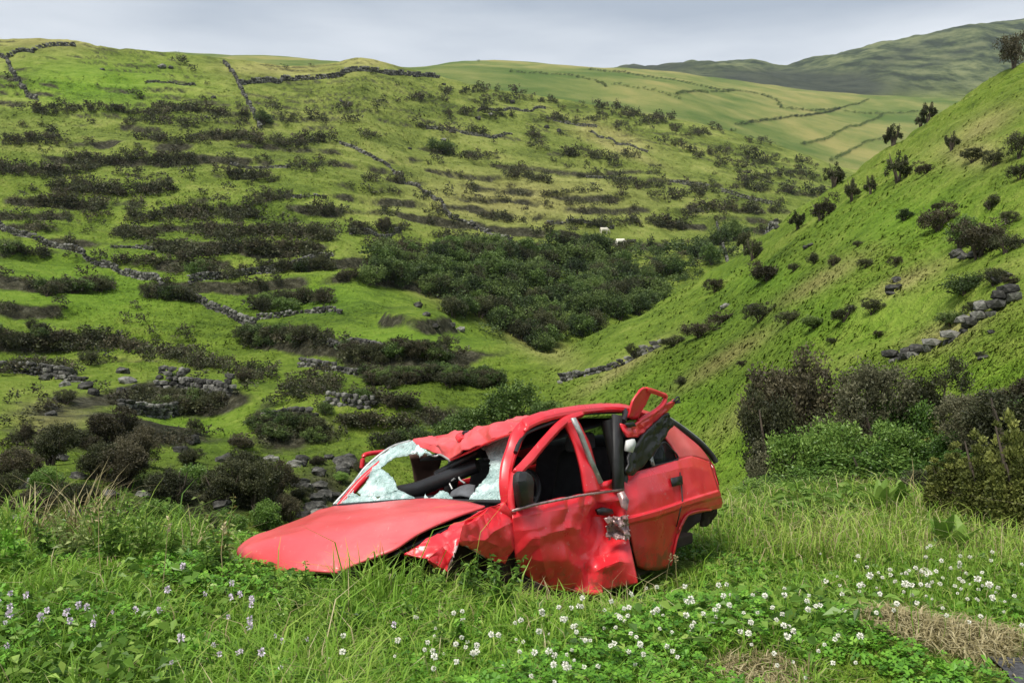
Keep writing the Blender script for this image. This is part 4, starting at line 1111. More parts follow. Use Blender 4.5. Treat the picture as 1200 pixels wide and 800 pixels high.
def interp_rows(rows, nu, nv, smooth=True):
    A = np.array(rows, float)                       # (r, c, 3)
    def res(A, n):
        k = A.shape[0]; f = np.linspace(0, k - 1, n); i = np.minimum(f.astype(int), k - 2); t = (f - i)[:, None, None]
        p1 = A[i]; p2 = A[i + 1]
        if not smooth: return p1 * (1 - t) + p2 * t
        p0 = np.where((i > 0)[:, None, None], A[np.maximum(i - 1, 0)], 2 * p1 - p2); p3 = np.where((i + 2 < k)[:, None, None], A[np.minimum(i + 2, k - 1)], 2 * p2 - p1)
        return 0.5 * (2 * p1 + (p2 - p0) * t + (2 * p0 - 5 * p1 + 4 * p2 - p3) * t ** 2 + (3 * p1 - p0 - 3 * p2 + p3) * t ** 3)
    A = res(A, nv)
    A = res(A.transpose(1, 0, 2), nu).transpose(1, 0, 2)
    return A

def sheet(name, rows, mat, nu=24, nv=16, smooth=True, dent=0.0, dscale=6.0, thick=0.012, parent=None, seed=0, angle=35):
    A = interp_rows(rows, nu, nv, smooth)
    V = A.reshape(-1, 3)
    if dent:
        du = np.gradient(A, axis=1); dv = np.gradient(A, axis=0); nn = unit(np.cross(du, dv)).reshape(-1, 3)
        s_ = (V[:, 0] + V[:, 1]) * dscale; h_ = (V[:, 2] * 1.3 + 0.4 * V[:, 0] - 0.4 * V[:, 1]) * dscale
        d = (fbm(s_, h_, 3, 71 + seed) - 0.5) * 2
        ridg = 1 - np.abs(fbm(s_ * 0.7 + 5, h_ * 0.7, 2, 91 + seed) - 0.5) * 5
        r2 = 1 - np.abs(fbm(s_ * 0.55 + 9, h_ * 0.8 + 2, 2, 97 + seed) - 0.5) * 7
        V = V + nn * (dent * (0.55 * d + 0.8 * np.clip(ridg, 0, 1) - 0.7 * np.clip(r2, 0, 1)))[:, None]
    idx = np.arange(nu * nv).reshape(nv, nu)
    F = np.stack([idx[:-1, :-1], idx[:-1, 1:], idx[1:, 1:], idx[1:, :-1]], -1).reshape(-1, 4)
    me = np_mesh(name, V, F, None, True)
    return finish(name, me, mat, thick, parent, angle)

def finish(name, me, mat, thick=0.0, parent=None, angle=35):
    try: me.set_sharp_from_angle(angle=math.radians(angle))
    except Exception: pass
    o = link(name, me, M[mat] if isinstance(mat, str) else mat, None)
    pr = parent or car
    o.parent = pr
    w = Matrix.Identity(4)
    q = pr
    while q is not None:
        w = q.matrix_basis @ w if q is pr else w
        q = None
    o.matrix_parent_inverse = Matrix.Translation(-car.location) if pr is car else Matrix.Identity(4)
    if thick:
        md = o.modifiers.new('thickness', 'SOLIDIFY'); md.thickness = thick; md.offset = 0
    return o

def poly(name, pts, mat, faces=None, thick=0.012, parent=None, angle=20):
    """explicit 3-D vertices and faces (crumpled metal)"""
    bm = bmesh.new(); vs = [bm.verts.new(p) for p in pts]
    for f in (faces or [range(len(pts))]):
        bm.faces.new([vs[i] for i in f])
    bmesh.ops.recalc_face_normals(bm, faces=bm.faces)
    bmesh.ops.triangulate(bm, faces=[f for f in bm.faces if len(f.verts) > 4])
    me = bpy.data.meshes.new(name); bm.to_mesh(me); bm.free()
    me.shade_flat()
    return finish(name, me, mat, thick, parent, angle)

def bar(name, pts, w, mat, parent=None, w2=None, k=8, flat=0.6):
    """bent tube through 3-D points, slightly flattened"""
    P = np.array(pts, float)
    f = np.linspace(0, len(P) - 1, max(2, (len(P) - 1) * 4 + 1))
    A = interp_rows([P, P], len(f), 2)[0]
    r = np.linspace(w, w2 if w2 else w, len(A))
    V, F = tube(A, r, k)
    n = len(V)
    # end caps
    c0 = list(range(k))[::-1]; c1 = list(range(n - k, n))
    me = bpy.data.meshes.new(name); me.from_pydata(V.tolist(), [], [tuple(x) for x in F] + [tuple(c0), tuple(c1)]); me.update(); me.shade_smooth()
    return finish(name, me, mat, 0, parent, 50)

def ccbox(name, s0, s1, t0, t1, z0, z1, mat, parent=None, bevel=0.03, taper=1.0, lean=0.0):
    pts = []
    for z in (z0, z1):
        k = 1 if z == z0 else taper; ln = 0 if z == z0 else lean
        sm, tm = (s0 + s1) / 2, (t0 + t1) / 2
        for (s, t) in ((s0, t0), (s1, t0), (s1, t1), (s0, t1)):
            pts.append(CC(sm + (s - sm) * k + ln, tm + (t - tm) * k, z))
    o = poly(name, pts, mat, [(0, 1, 2, 3), (4, 7, 6, 5), (0, 4, 5, 1), (1, 5, 6, 2), (2, 6, 7, 3), (3, 7, 4, 0)], 0, parent)
    if bevel:
        b = o.modifiers.new('soft_edges', 'BEVEL'); b.width = bevel; b.segments = 3
    return o

def ribbon(name, A_, B_, mat, thick=.03, parent=None, bow=.018):
    """pressed-steel section between two edge lines given as (px, py, t)"""
    a = [PT(*q) for q in A_]; b = [PT(*q) for q in B_]
    out = np.array([-CT_[0], -CT_[1], 0]) * bow
    c = [(x + y) / 2 + out for x, y in zip(a, b)]
    o = sheet(name, [a, c, b], mat, 6 * len(a), 7, True, .003, 12, thick, parent, 0, 28)
    return o
# ---- bonnet
hood_far = [PS(391, 592, .02), PS(352, 608.5, -.30), PS(318, 621.5, -.58), PS(291, 632, -.78), PS(278, 644, -.88), PS(283, 662, -.90)]
hood_near = [PT(568, 592, .06), PT(530, 608.5, .06), PT(485, 630, .07), PT(458, 646, .09), PT(415, 662, .2), PT(400, 672, .26)]
mids = [[PS(439, 589, .05), PS(490, 585.5, .06), PS(535, 587, .0)], None, None, None, None, [PS(320, 668, -.92), PS(350, 669, -.93), PS(378, 670, -.92)]]
rows = []
for i in range(6):
    a, b = hood_far[i], hood_near[i]
    if mids[i] is not None:
        r = [a] + mids[i] + [b]
    else:
        r = [a + (b - a) * f + np.array([0, 0, 0.045 * 4 * f * (1 - f)]) for f in (0, .25, .5, .75, 1)]
    rows.append(r)
hood = sheet('bonnet', rows, 'faded_sheen', 52, 52, True, 0.010, 2.6, 0.012)
hood['label'] = 'weathered red bonnet with painted sky sheen, buckled along the near edge'
bar('bonnet_seam', [PT(462, 650, .10), PT(505, 629, .075), PT(545, 609, .07), PT(572, 596, .07)], .010, 'trim', hood)
poly('bonnet_notch', [PS(459, 632, -.62) + np.array([0, -.012, .006]), PS(472, 627, -.60) + np.array([0, -.012, .006]), PS(461, 628, -.60) + np.array([0, -.012, .006])], 'trim', None, .004, hood)
# nose behind the grass: broken grille panel and front slam panel
sheet('front_panel', [[PS(281, 655, -.87), PS(330, 664, -.9), PS(400, 668, -.86)], [PS(292, 690, -.85), PS(335, 705, -.88), PS(405, 712, -.84)]], 'under', 14, 8, True, .02, 8)
# ---- crumpled near front wing
W_ = {
 'a': PT(574, 593, .03), 'b': PT(545, 609, .02), 'c': PT(513, 626, .0), 'd': PT(486, 640, .03), 'e': PT(474, 649, .05),
 'f': PT(500, 655, -.04), 'g': PT(512, 667, -.02), 'h': PT(525, 668, -.08), 'i': PT(531, 652, -.12), 'j': PT(537, 634, -.10), 'k': PT(556, 645, -.02), 'l': PT(573, 655, .03), 'm': PT(592, 662, .02),
 'n': PT(602, 640, -.02), 'o': PT(603, 610, -.02), 'p': PT(590, 589, .0), 'q': PT(540, 620, -.07), 'r': PT(560, 610, -.02), 's': PT(578, 622, -.04), 't': PT(566, 632, -.05), 'u': PT(586, 640, -.02), 'v': PT(519, 640, -.06), 'w': PT(547, 614, .03)}
K_ = list(W_)
def wf(*fs): return [tuple(K_.index(c) for c in f) for f in fs]
wing = poly('front_wing', [W_[k] for k in K_], 'paint', wf('awr', 'abw', 'bcq', 'bqw', 'wqr', 'cvq', 'cdv', 'def', 'dfv', 'fgh', 'fhv', 'vhi', 'vij', 'vjq', 'qjt', 'qtr', 'rts', 'ars', 'aso', 'aop', 'jkt', 'ktl', 'tlu', 'tus', 'sun', 'sno', 'lmu', 'mnu'), .010)
sb = wing.modifiers.new('round', 'SUBSURF'); sb.subdivision_type = 'SIMPLE'; sb.levels = 3; sb.render_levels = 3
tex = bpy.data.textures.new('dents', 'CLOUDS'); tex.noise_scale = 0.09
dm = wing.modifiers.new('dents', 'DISPLACE'); dm.texture = tex; dm.strength = 0.045; dm.mid_level = 0.5; dm.texture_coords = 'GLOBAL'
wing['label'] = 'crumpled and torn red front wing'
bar('wing_fold', [W_['j'], W_['i'], W_['h']], .006, 'bare', wing); bar('wing_fold', [W_['j'], W_['k'], W_['l']], .005, 'bare', wing); bar('wing_fold', [W_['g'], W_['h']], .005, 'bare', wing)
sheet('wheel_housing', [[PT(500, 640, .22), PT(545, 625, .25), PT(600, 615, .22)], [PT(505, 690, .24), PT(550, 690, .3), PT(605, 690, .22)]], 'under', 10, 8, True, .01)
sheet('cowl_panel', [[CC(-.02, .08, .66), CC(.02, .7, .68), CC(.04, 1.38, .66)], [CC(.05, .08, .2), CC(.05, .7, .2), CC(.05, 1.38, .2)]], 'under', 12, 8)
# far front wing
CZ = np.array([0.02, 0.0, -0.05])
sheet('far_wing', [[hood_far[0] + CZ, hood_far[1] + CZ, hood_far[3] + CZ], [hood_far[0] + CZ * 6, hood_far[1] + CZ * 6, hood_far[3] + CZ * 4]], 'paint', 14, 8, True, .02)

# ---- near front door
def row(*pp): return [PT(*q) for q in pp]
door = sheet('front_door', [
 row((600, 597, -.01), (612, 593, -.02), (630, 588.5, -.03), (655, 583, -.03), (683, 578, -.03), (703, 573.5, -.03), (718, 572, -.03), (731, 571.5, -.03)),
 row((601, 607, -.03), (613, 604, -.05), (630, 601, -.07), (655, 597, -.07), (683, 592, -.06), (700, 588, -.03), (716, 586, -.05), (733, 585, -.07)),
 row((602, 622, -.03), (614, 621, -.06), (632, 619, -.09), (657, 613, -.08), (682, 608, -.05), (697, 604, .02), (712, 604, .05), (735, 606, -.10)),
 row((602, 638, -.02), (615, 639, -.05), (634, 640, -.09), (659, 635, -.08), (684, 630, -.06), (700, 629, -.02), (716, 629, -.01), (736, 624, -.13)),
 row((603, 650, -.01), (617, 654, -.04), (637, 658, -.08), (662, 656, -.08), (685, 652, -.06), (703, 651, -.05), (720, 645, -.10), (738, 638, -.15)),
 row((606, 660, .01), (620, 666, -.02), (641, 674, -.05), (664, 674, -.06), (690, 673, -.06), (708, 664, -.15), (725, 658, -.18), (743, 660, -.18)),
 row((611, 670, .03), (625, 680, .0), (647, 690, -.02), (668, 693, -.03), (690, 692, -.07), (705, 691, -.12), (728, 688, -.17), (748, 683, -.21)),
], 'paint', 96, 72, False, 0.015, 5.0, 0.010, angle=12)
door['label'] = 'dented red front door bent outwards at its rear edge'
# door hem folded at the foot
bar('sill_fold', [PT(672, 690, -.04), PT(690, 694, -.09), PT(705, 693, -.13)], .016, 'paint', door)
poly('belt_strip', row((600, 597, -.045), (624, 590, -.065), (683, 578.5, -.065), (731, 572, -.06), (731, 574.5, -.06), (683, 581, -.065), (624, 593, -.065), (600, 600, -.045)), 'bare', [(0, 1, 6, 7), (1, 2, 5, 6), (2, 3, 4, 5)], .008, door)
# handle recess (dark) and torn lock area
poly('handle_recess', row((699, 597, -.035), (706, 594, -.035), (716, 596, -.045), (718, 601, -.045), (710, 604, -.04), (701, 603, -.035)), 'trim', None, .02, door)
g = np.random.default_rng(31)
tear = []
for j, yy in enumerate(np.linspace(604, 631, 7)):
    r_ = []
    for i, xx in enumerate(np.linspace(712 - 3 * (j % 2), 737, 8)):
        r_.append(PT(xx + g.normal(0, .8), yy + g.normal(0, .9), -.09 - .03 * g.random() * (1 + (i + j) % 2) - 0.05 * (i / 7)))
    tear.append(r_)
sheet('torn_metal', tear, 'bare', 22, 20, False, .02, 22, .004, door, 3, 12)
poly('torn_flap', row((723, 578, -.07), (731, 575, -.10), (737, 586, -.11), (735, 598, -.13), (728, 594, -.09)), 'bare', [(0, 1, 4), (1, 2, 4), (2, 3, 4)], .006, door)
# window frame of that door
ribbon('window_frame', [(601, 551, .0), (615, 536, .02), (633, 515, .05), (650, 497, .08), (664, 487, .09), (680, 481.5, .10)], [(606, 558, .0), (621, 543, .02), (638, 523, .05), (654, 505, .08), (667, 494, .09), (680, 487, .10)], 'paint', .022, door)
ribbon('window_frame', [(673, 489, .08), (680, 500, .07), (690, 522, .04), (698, 551, .0), (703, 574, -.02)], [(659, 495, .08), (666, 507, .07), (674, 527, .04), (681, 554, .0), (685, 578, -.02)], 'paint', .022, door)
bar('door_corner', [PT(600, 600, -.01), PT(599, 580, .0), PT(603, 554, .01)], .020, 'paint', door)
# mirror
mir = sheet('door_mirror', [
 row((604, 557, -.06), (608, 553.5, -.08), (615, 553.5, -.08), (621, 558, -.06)),
 row((602.5, 567, -.07), (607, 565, -.11), (615, 564, -.11), (623, 566, -.07)),
 row((604, 577, -.06), (609, 576, -.10), (616, 574, -.10), (622, 574, -.06)),
 row((606, 589, -.04), (611, 586, -.07), (618, 584, -.07), (623, 586, -.04)),
 row((606, 596, -.02), (611, 594, -.04), (618, 592, -.04), (624, 590, -.02))], 'rubber', 18, 18, False, 0.004, 9, .025)
# ---- near A pillar and roof rail
ribbon('windscreen_pillar', [(588, 590, .06), (585.5, 566, .07), (587, 546, .09), (593, 526, .11), (600, 507, .13), (613, 492, .14)], [(599, 590, .03), (597, 568, .04), (599, 547, .06), (606, 526, .08), (613, 509, .10), (624, 497, .12)], 'paint', .03)
ribbon('roof_rail', [(611, 493, .13), (632, 485.5, .13), (660, 479.5, .13), (695, 475.5, .13), (722, 475, .13), (740, 478, .13), (762, 485, .13)], [(613, 505, .09), (634, 494.5, .09), (660, 487.5, .10), (695, 482.5, .10), (722, 481.5, .10), (740, 485, .11), (760, 491, .12)], 'paint', .03)
bar('roof_gutter', [PT(604, 530, .05), PT(612, 511, .09), PT(628, 502, .10), PT(650, 494, .10), PT(672, 486, .10), PT(700, 483, .10), PT(728, 482, .10)], .012, 'trim')
bar('drip_seal', [PT(596, 560, .05), PT(600, 540, .06), PT(607, 522, .08), PT(617, 506, .10)], .010, 'trim')
# ---- B pillar, silver glass run, black rear channel
bar('centre_pillar', [CC(1.0, .10, 1.05), CC(1.02, .06, .85), CC(1.05, .03, .62), CC(1.06, .03, .25)], .045, 'trim')
poly('glass_run', row((669.5, 490, .0), (673.5, 489, .0), (682, 507, -.01), (694, 538, -.02), (706, 565, -.03), (701, 566.5, -.03), (690, 540, -.02), (678, 508, -.01)), 'alu', [(0, 1, 2, 7), (7, 2, 3, 6), (6, 3, 4, 5)], .014)
poly('window_channel', row((718.5, 485, .02), (727, 487, .02), (729, 530, .0), (730, 573, -.05), (719, 573, -.05), (719, 530, .0)), 'rubber', [(0, 1, 2, 5), (5, 2, 3, 4)], .02)
poly('sill_cap', row((701, 566, -.02), (719, 561, -.02), (719, 572, -.02), (702, 574, -.02)), 'paint', None, .012)
# ---- rear door / quarter panel
def qrow(*pp): return [PT(*q) for q in pp]
quarter = sheet('rear_quarter', [
 qrow((729, 558, .03), (745, 553, .02), (764, 547.5, .02), (780, 543, .02), (793, 538.5, .03), (810, 534, .06), (832, 541, .10)),
 qrow((730, 566, .0), (746, 562, -.02), (764, 557, -.02), (781, 553, -.02), (795, 549, -.01), (812, 547, .01), (836, 553, .05)),
 qrow((731, 586, -.03), (747, 582, -.05), (766, 577, -.05), (783, 572, -.05), (797, 568, -.04), (815, 565, -.02), (840, 566, .02)),
 qrow((733, 606, -.04), (750, 602, -.06), (769, 596.5, -.06), (786, 591, -.06), (800, 586, -.06), (818, 580.5, -.05), (842, 573.5, .0)),
 qrow((734, 608, -.055), (750, 604, -.08), (770, 598.5, -.08), (787, 593, -.08), (801, 588, -.08), (819, 582.5, -.07), (843, 575.5, -.02)),
 qrow((735, 613, -.055), (752, 609, -.08), (772, 603.5, -.08), (789, 598, -.08), (802, 592.5, -.08), (820, 586.5, -.07), (844.5, 580, -.02)),
 qrow((736, 615, -.03), (752, 611, -.05), (772, 606, -.05), (789, 600, -.05), (802, 595, -.05), (821, 589, -.04), (845, 583, .0)),
 qrow((741, 640, -.02), (755, 639, -.04), (770, 636, -.04), (783, 631, -.03), (793, 618, -.03), (811, 598, -.04), (846, 589, .0)),
 qrow((746, 663, .02), (757, 667, .0), (769, 668, .0), (782, 665, .0), (789, 645, -.02), (803, 604.5, -.04), (845, 594, .02)),
], 'paint', 60, 50, False, 0.004, 5, 0.010, angle=14)
quarter['label'] = 'red rear door and quarter panel with body crease'
poly('shut_line', qrow((797, 553, -.022), (799, 570, -.055), (800, 586, -.075), (797, 600, -.09), (793, 617, -.045), (792.4, 617, -.045), (796.4, 600, -.09), (799.4, 586, -.075), (798.4, 570, -.055), (796.4, 553, -.022)), 'trim', [(0, 1, 8, 9), (1, 2, 7, 8), (2, 3, 6, 7), (3, 4, 5, 6)], .006, quarter)
poly('handle_recess', qrow((786, 560, -.047), (799, 557, -.04), (800, 567, -.055), (788, 570, -.062)), 'trim', None, .006, quarter)
bar('arch_lip', qrow((786, 662, -.005), (790, 645, -.03), (796, 620, -.045), (804, 604, -.05), (818, 598.5, -.05), (833, 597, -.03)), .008, 'paint', quarter)
sheet('arch_liner', [qrow((784, 640, .25), (800, 595, .28), (842, 585, .25)), qrow((788, 655, .2), (803, 625, .26), (826, 606, .22))], 'under', 12, 8, True, .01)
sheet('torn_bumper_end', [qrow((829, 592, .04), (838, 590, .02), (845, 589, .03)), qrow((822, 606, .10), (833, 604, .06), (838, 600, .06)), qrow((820, 616, .12), (828, 617, .10), (832, 612, .10))], 'under', 10, 8, False, .02, 14)
# sill under the doors, floor
ccbox('sill', .05, 1.65, .06, .16, .06, .22, 'under', None, .02)
ccbox('floor_pan', -.6, 2.1, .12, 1.38, .12, .2, 'under', None, .02)
# ---- C pillar, quarter glass, tailgate
cp = sheet('rear_pillar', [
 [PT(768, 489, .12), PT(775, 500, .10), PT(779, 512, .08), PT(787, 524, .06), PT(794, 538.5, .04)],
 [PT(778, 493, .14), PT(787, 504, .12), PT(797, 516, .10), PT(806, 526, .08), PT(813, 535, .07)],
 [PT(783, 492, .17), PT(799, 506, .16), PT(812, 517, .15), PT(823, 528, .13), PT(832, 541, .11)]], 'faded_sheen', 20, 14, True, .004, 5)
poly('quarter_glass', qrow((764, 535, .05), (777, 518, .07), (786, 526, .06), (793, 538, .045), (764, 546, .04)), 'glass', None, .006)
bar('glass_seal', qrow((764, 546, .02), (765, 535, .03), (777, 518, .05), (787, 526, .04), (794, 538, .03), (764, 546, .02)), .006, 'rubber')
poly('glass_divider', qrow((761, 535, .03), (764, 534, .03), (767, 545, .02), (764, 546.5, .02)), 'alu', None, .01)
tg = sheet('tailgate_glass', [[PT(776, 488, .17), PT(800, 505, .17), PT(820, 521, .16), PT(838, 540, .13)],
                              [CC(1.72, .7, 1.06), CC(1.95, .7, .98), CC(2.15, .7, .88), CC(2.30, .7, .76)],
                              [CC(1.72, 1.25, 1.02), CC(1.95, 1.27, .94), CC(2.15, 1.3, .85), CC(2.30, 1.32, .74)]], 'glass', 16, 12, True)
bar('tailgate_seal', [PT(772, 486, .17), PT(786, 494, .17), PT(802, 505, .17), PT(820, 519, .16), PT(833, 532, .14), PT(839, 541, .12)], .022, 'rubber')
bar('seal_trim', [PT(774, 483.5, .19), PT(788, 491.5, .19), PT(804, 502.5, .19), PT(822, 517, .18), PT(835, 531, .16)], .008, 'alu')
sheet('tailgate', [[PT(832, 542, .11), CC(2.33, .7, .80), CC(2.33, 1.38, .78)], [PT(841, 565, .03), CC(2.38, .7, .62), CC(2.36, 1.42, .6)], [PT(846, 590, .02), CC(2.36, .7, .4), CC(2.34, 1.44, .38)]], 'paint', 20, 14, True, .012, 4)
poly('tail_lamp', [PT(836, 546, .10), PT(842, 568, .03), CC(2.40, .2, .60), CC(2.37, .2, .74)], 'lamp', None, .02)
# ---- roof skin, crumpled in front
def rz(s, t, z): return CC(s, t, z)
roof_rows = [
 [PT(603, 506, .13), PT(588, 512, .28), PT(562, 521, .45), PT(545, 530, .58), PT(526, 538, .75), PT(515, 532, .95), PT(506, 530, 1.05), PT(488, 521, 1.28)],
 [PT(609, 502, .13), PT(590, 503, .30), PT(566, 511, .45), PT(548, 519, .60), PT(530, 526, .78), PT(516, 521, .95), PT(505, 519, 1.08), PT(486, 518, 1.30)],
 [PT(614, 497, .13), PT(592, 496.5, .35), PT(572, 500, .5), PT(552, 504, .66), PT(537, 515, .80), PT(524, 513, .98), PT(508, 512, 1.12), PT(487, 518, 1.33)],
 [PT(622, 491, .13), PT(604, 492.5, .38), PT(586, 498, .55), PT(560, 502, .72), PT(547, 510, .88), PT(533, 508, 1.05), PT(515, 513, 1.18), PT(494, 520, 1.36)],
 [PT(640, 486, .13), PT(622, 488.5, .42), PT(606, 493, .62), PT(588, 500, .8), PT(570, 507, .95), PT(552, 510, 1.10), PT(537, 516, 1.22), PT(520, 524, 1.36)],
 [PT(670, 479.5, .13), rz(1.0, .4, 1.10), rz(1.0, .6, 1.10), rz(1.0, .8, 1.09), rz(1.0, .95, 1.08), rz(1.0, 1.1, 1.06), rz(1.0, 1.2, 1.04), rz(1.0, 1.34, 1.02)],
 [PT(722, 476.5, .13), rz(1.4, .4, 1.14), rz(1.4, .6, 1.14), rz(1.4, .8, 1.13), rz(1.4, .95, 1.12), rz(1.4, 1.1, 1.10), rz(1.4, 1.2, 1.09), rz(1.4, 1.34, 1.06)],
 [PT(775, 486, .16), rz(1.74, .4, 1.10), rz(1.74, .6, 1.10), rz(1.74, .8, 1.09), rz(1.74, .95, 1.08), rz(1.74, 1.1, 1.07), rz(1.74, 1.2, 1.06), rz(1.74, 1.32, 1.03)]]
roof = sheet('roof', roof_rows, 'faded_sheen', 84, 76, False, .024, 6, .010, angle=10)
roof['label'] = 'crushed red roof folded down at the front edge'
bar('roof_lip', [PT(603, 507, .12), PT(575, 517, .36), PT(548, 530, .58), PT(527, 539, .75)], .008, 'paint', roof)
bar('torn_edge', [PT(527, 539, .74), PT(516, 532.5, .94), PT(508, 534, 1.0), PT(490, 522, 1.27)], .007, 'alu', roof)
sheet('curled_flap', [[PT(534, 513, .80), PT(538, 507, .82), PT(545, 505, .84), PT(552, 508, .82)], [PT(536, 518, .76), PT(541, 513, .72), PT(548, 511, .72), PT(556, 514, .74)], [PT(541, 520, .78), PT(547, 517, .76), PT(553, 515, .76), PT(560, 516, .76)]], 'paint', 14, 10, False, .01, 14, .008, roof, 0, 12)
bar('flap_hole', [PT(543, 507.5, .78), PT(548, 506.5, .78), PT(553, 508, .78)], .012, 'trim', roof)
sheet('headliner', [[CC(.62, .18, .98), CC(.62, .7, .90), CC(.62, 1.3, .90)], [CC(1.2, .18, 1.03), CC(1.2, .7, 1.05), CC(1.2, 1.3, .99)], [CC(1.7, .2, 1.02), CC(1.7, .7, 1.04), CC(1.7, 1.28, .98)]], 'cabin', 14, 10)
# ---- windscreen: what is left of the laminated glass
WS = {}
def ws(px, py):
    """on the windscreen's raked surface: t runs from the near to the far pillar"""
    f = np.clip((600 - px) / 205.0, 0, 1)
    h = np.clip((592 - py) / 80.0, 0, 1)
    s = 0.05 + 0.42 * h + 0.03 * math.sin(math.pi * f)
    return PS(px, py, s)
def shard(name, pix, mat='cracked', sub=2):
    bm = bmesh.new(); vs = [bm.verts.new(ws(*p)) for p in pix]
    f = bm.faces.new(vs); bmesh.ops.triangulate(bm, faces=[f])
    bmesh.ops.subdivide_edges(bm, edges=bm.edges[:], cuts=3, use_grid_fill=True)
    g_ = np.random.default_rng(len(pix))
    for v in bm.verts: v.co += Vector(g_.normal(0, .0035, 3))
    bmesh.ops.recalc_face_normals(bm, faces=bm.faces)
    me = bpy.data.meshes.new(name); bm.to_mesh(me); bm.free(); me.shade_flat()
    return finish(name, me, mat, .006, screen, 30)
screen = bar('windscreen', [ws(391, 592.5), ws(438, 589), ws(488, 586), ws(535, 587), ws(588, 588)], .012, 'rubber')
screen['label'] = 'shattered windscreen with cracked pale green glass left round its edge'
shard('glass_shard', [(391, 592), (402, 581), (414, 567), (422, 555), (430, 546), (443, 535), (458, 525), (472, 519), (484, 517), (487, 524), (480, 533), (464, 536), (454, 541), (446, 549), (436, 553), (428, 560), (416, 567), (413, 577), (424, 582), (440, 582), (445, 586), (430, 590)])
shard('glass_shard', [(436, 553), (446, 549), (455, 555), (462, 561), (464, 570), (466, 574), (452, 581), (440, 582), (424, 582), (420, 577), (428, 566)])
shard('glass_shard', [(430, 590), (445, 583), (455, 578), (466, 574), (474, 577), (486, 584), (487, 587), (460, 588)])
shard('glass_shard', [(484, 517), (489, 521), (497, 526), (508, 533), (503, 533.5), (498, 530), (492, 536), (489, 531), (480, 533)])
shard('glass_shard', [(487, 587), (496, 584), (498, 579), (503, 583), (508, 582), (515, 576), (521, 575), (527, 580), (532, 586), (540, 587)])
shard('glass_shard', [(556, 521), (575, 514), (590, 507), (600, 506), (598, 520), (595, 533), (589, 545), (588, 560), (588, 587), (572, 588), (548, 588), (553, 580), (558, 575), (561, 568), (568, 563), (573, 555), (575, 545), (574, 537), (569, 528)])
bar('screen_seal', [ws(391, 591), ws(413, 567), ws(430, 545.5), ws(457, 524.5), ws(481, 516.5)], .009, 'alu', screen)
bar('screen_seal', [ws(600, 505), ws(596, 531), ws(588.5, 548), ws(589, 588)], .009, 'rubber', screen)
# far pillar, far mirror and its door frame
bar('far_pillar', [CC(.06, 1.42, .68), CC(.25, 1.40, .84), CC(.5, 1.34, 1.0)], .025, 'paint')
bar('far_door_frame', [PT(424, 548, 1.62), PT(426, 535, 1.62), PT(432, 531.5, 1.62), PT(448, 529.5, 1.62), PT(462, 528, 1.6)], .016, 'paint')
# ---- far flank
ff = sheet('far_flank', [[CC(.05, 1.44, .68), CC(.8, 1.46, .69), CC(1.6, 1.46, .72), CC(2.3, 1.40, .76)], [CC(.05, 1.5, .45), CC(.8, 1.52, .45), CC(1.6, 1.52, .47), CC(2.34, 1.46, .52)], [CC(.05, 1.46, .15), CC(.8, 1.47, .15), CC(1.6, 1.47, .17), CC(2.3, 1.42, .32)]], 'paint', 20, 12, True, .02)
bar('far_rail', [CC(.5, 1.34, 1.0), CC(1.0, 1.34, 1.02), CC(1.7, 1.33, 1.03)], .03, 'paint')
bar('far_centre_pillar', [CC(1.05, 1.45, .66), CC(1.05, 1.34, 1.02)], .05, 'cabin')
sheet('far_rear_pillar', [[CC(1.55, 1.44, .70), CC(2.3, 1.40, .76)], [CC(1.62, 1.34, 1.02), CC(1.75, 1.32, 1.03)]], 'paint', 8, 8)
# ---- cabin
ccbox('seat', .82, 1.10, .2, .62, .2, .52, 'cabin'); 
ccbox('seat_back', 1.05, 1.2, .2, .62, .35, .88, 'cabin', None, .05, .85, .08)
ccbox('headrest', 1.12, 1.22, .32, .52, .86, .98, 'seat', None, .03, .9)
ccbox('seat', .62, 1.05, .82, 1.28, .2, .52, 'cabin')
ccbox('seat_back', .95, 1.1, .82, 1.28, .35, .86, 'cabin', None, .05, .85, .08)
ccbox('headrest', 1.04, 1.14, .95, 1.15, .84, .96, 'seat', None, .03, .9)
ccbox('rear_bench', 1.72, 2.0, .18, 1.32, .25, .92, 'cabin', None, .05, .95, .1)
ccbox('parcel_shelf', 1.95, 2.25, .15, 1.34, .70, .74, 'cabin', None, .01)
dash = sheet('dashboard', [[CC(.10, .2, .655), CC(.10, .7, .66), CC(.10, 1.36, .66)], [CC(.25, .18, .70), CC(.26, .7, .71), CC(.25, 1.36, .70)], [CC(.42, .2, .62), CC(.43, .7, .64), CC(.42, 1.36, .63)], [CC(.45, .2, .4), CC(.45, .7, .4), CC(.45, 1.36, .4)]], 'trim', 22, 18, True, .012, 6)
bar('padded_roll', [PS(468, 578, .30), PS(490, 573, .33), PS(515, 563, .36), PS(540, 553, .40), PS(560, 545, .44)], .050, 'trim', dash, .04)
bar('sun_visor', [PS(512, 556, .48), PS(535, 544, .5), PS(562, 529, .52)], .028, 'trim', dash)
sheet('airbag_cover', [[PS(527, 583, .20), PS(540, 581, .18), PS(556, 584, .2)], [PS(530, 576, .24), PS(541, 571, .22), PS(556, 573, .24)], [PS(540, 571, .30), PS(548, 568, .28), PS(557, 569, .30)]], 'seat', 12, 10, True, 0, 1, .01, dash)
bar('wiring', [PS(530, 573, .35), PS(527, 565, .36), PS(533, 560, .36), PS(536, 552, .38), PS(540, 548, .4), PS(538, 560, .37), PS(545, 566, .36)], .006, 'alu', dash)
sheet('door_card', [[PT(480, 533, 1.40), PT(500, 532, 1.40), PT(518, 535, 1.38)], [PT(484, 550, 1.42), PT(500, 550, 1.42), PT(514, 550, 1.4)], [PT(487, 568, 1.42), PT(500, 566, 1.42), PT(511, 560, 1.4)]], 'brown', 10, 8, True, .006)
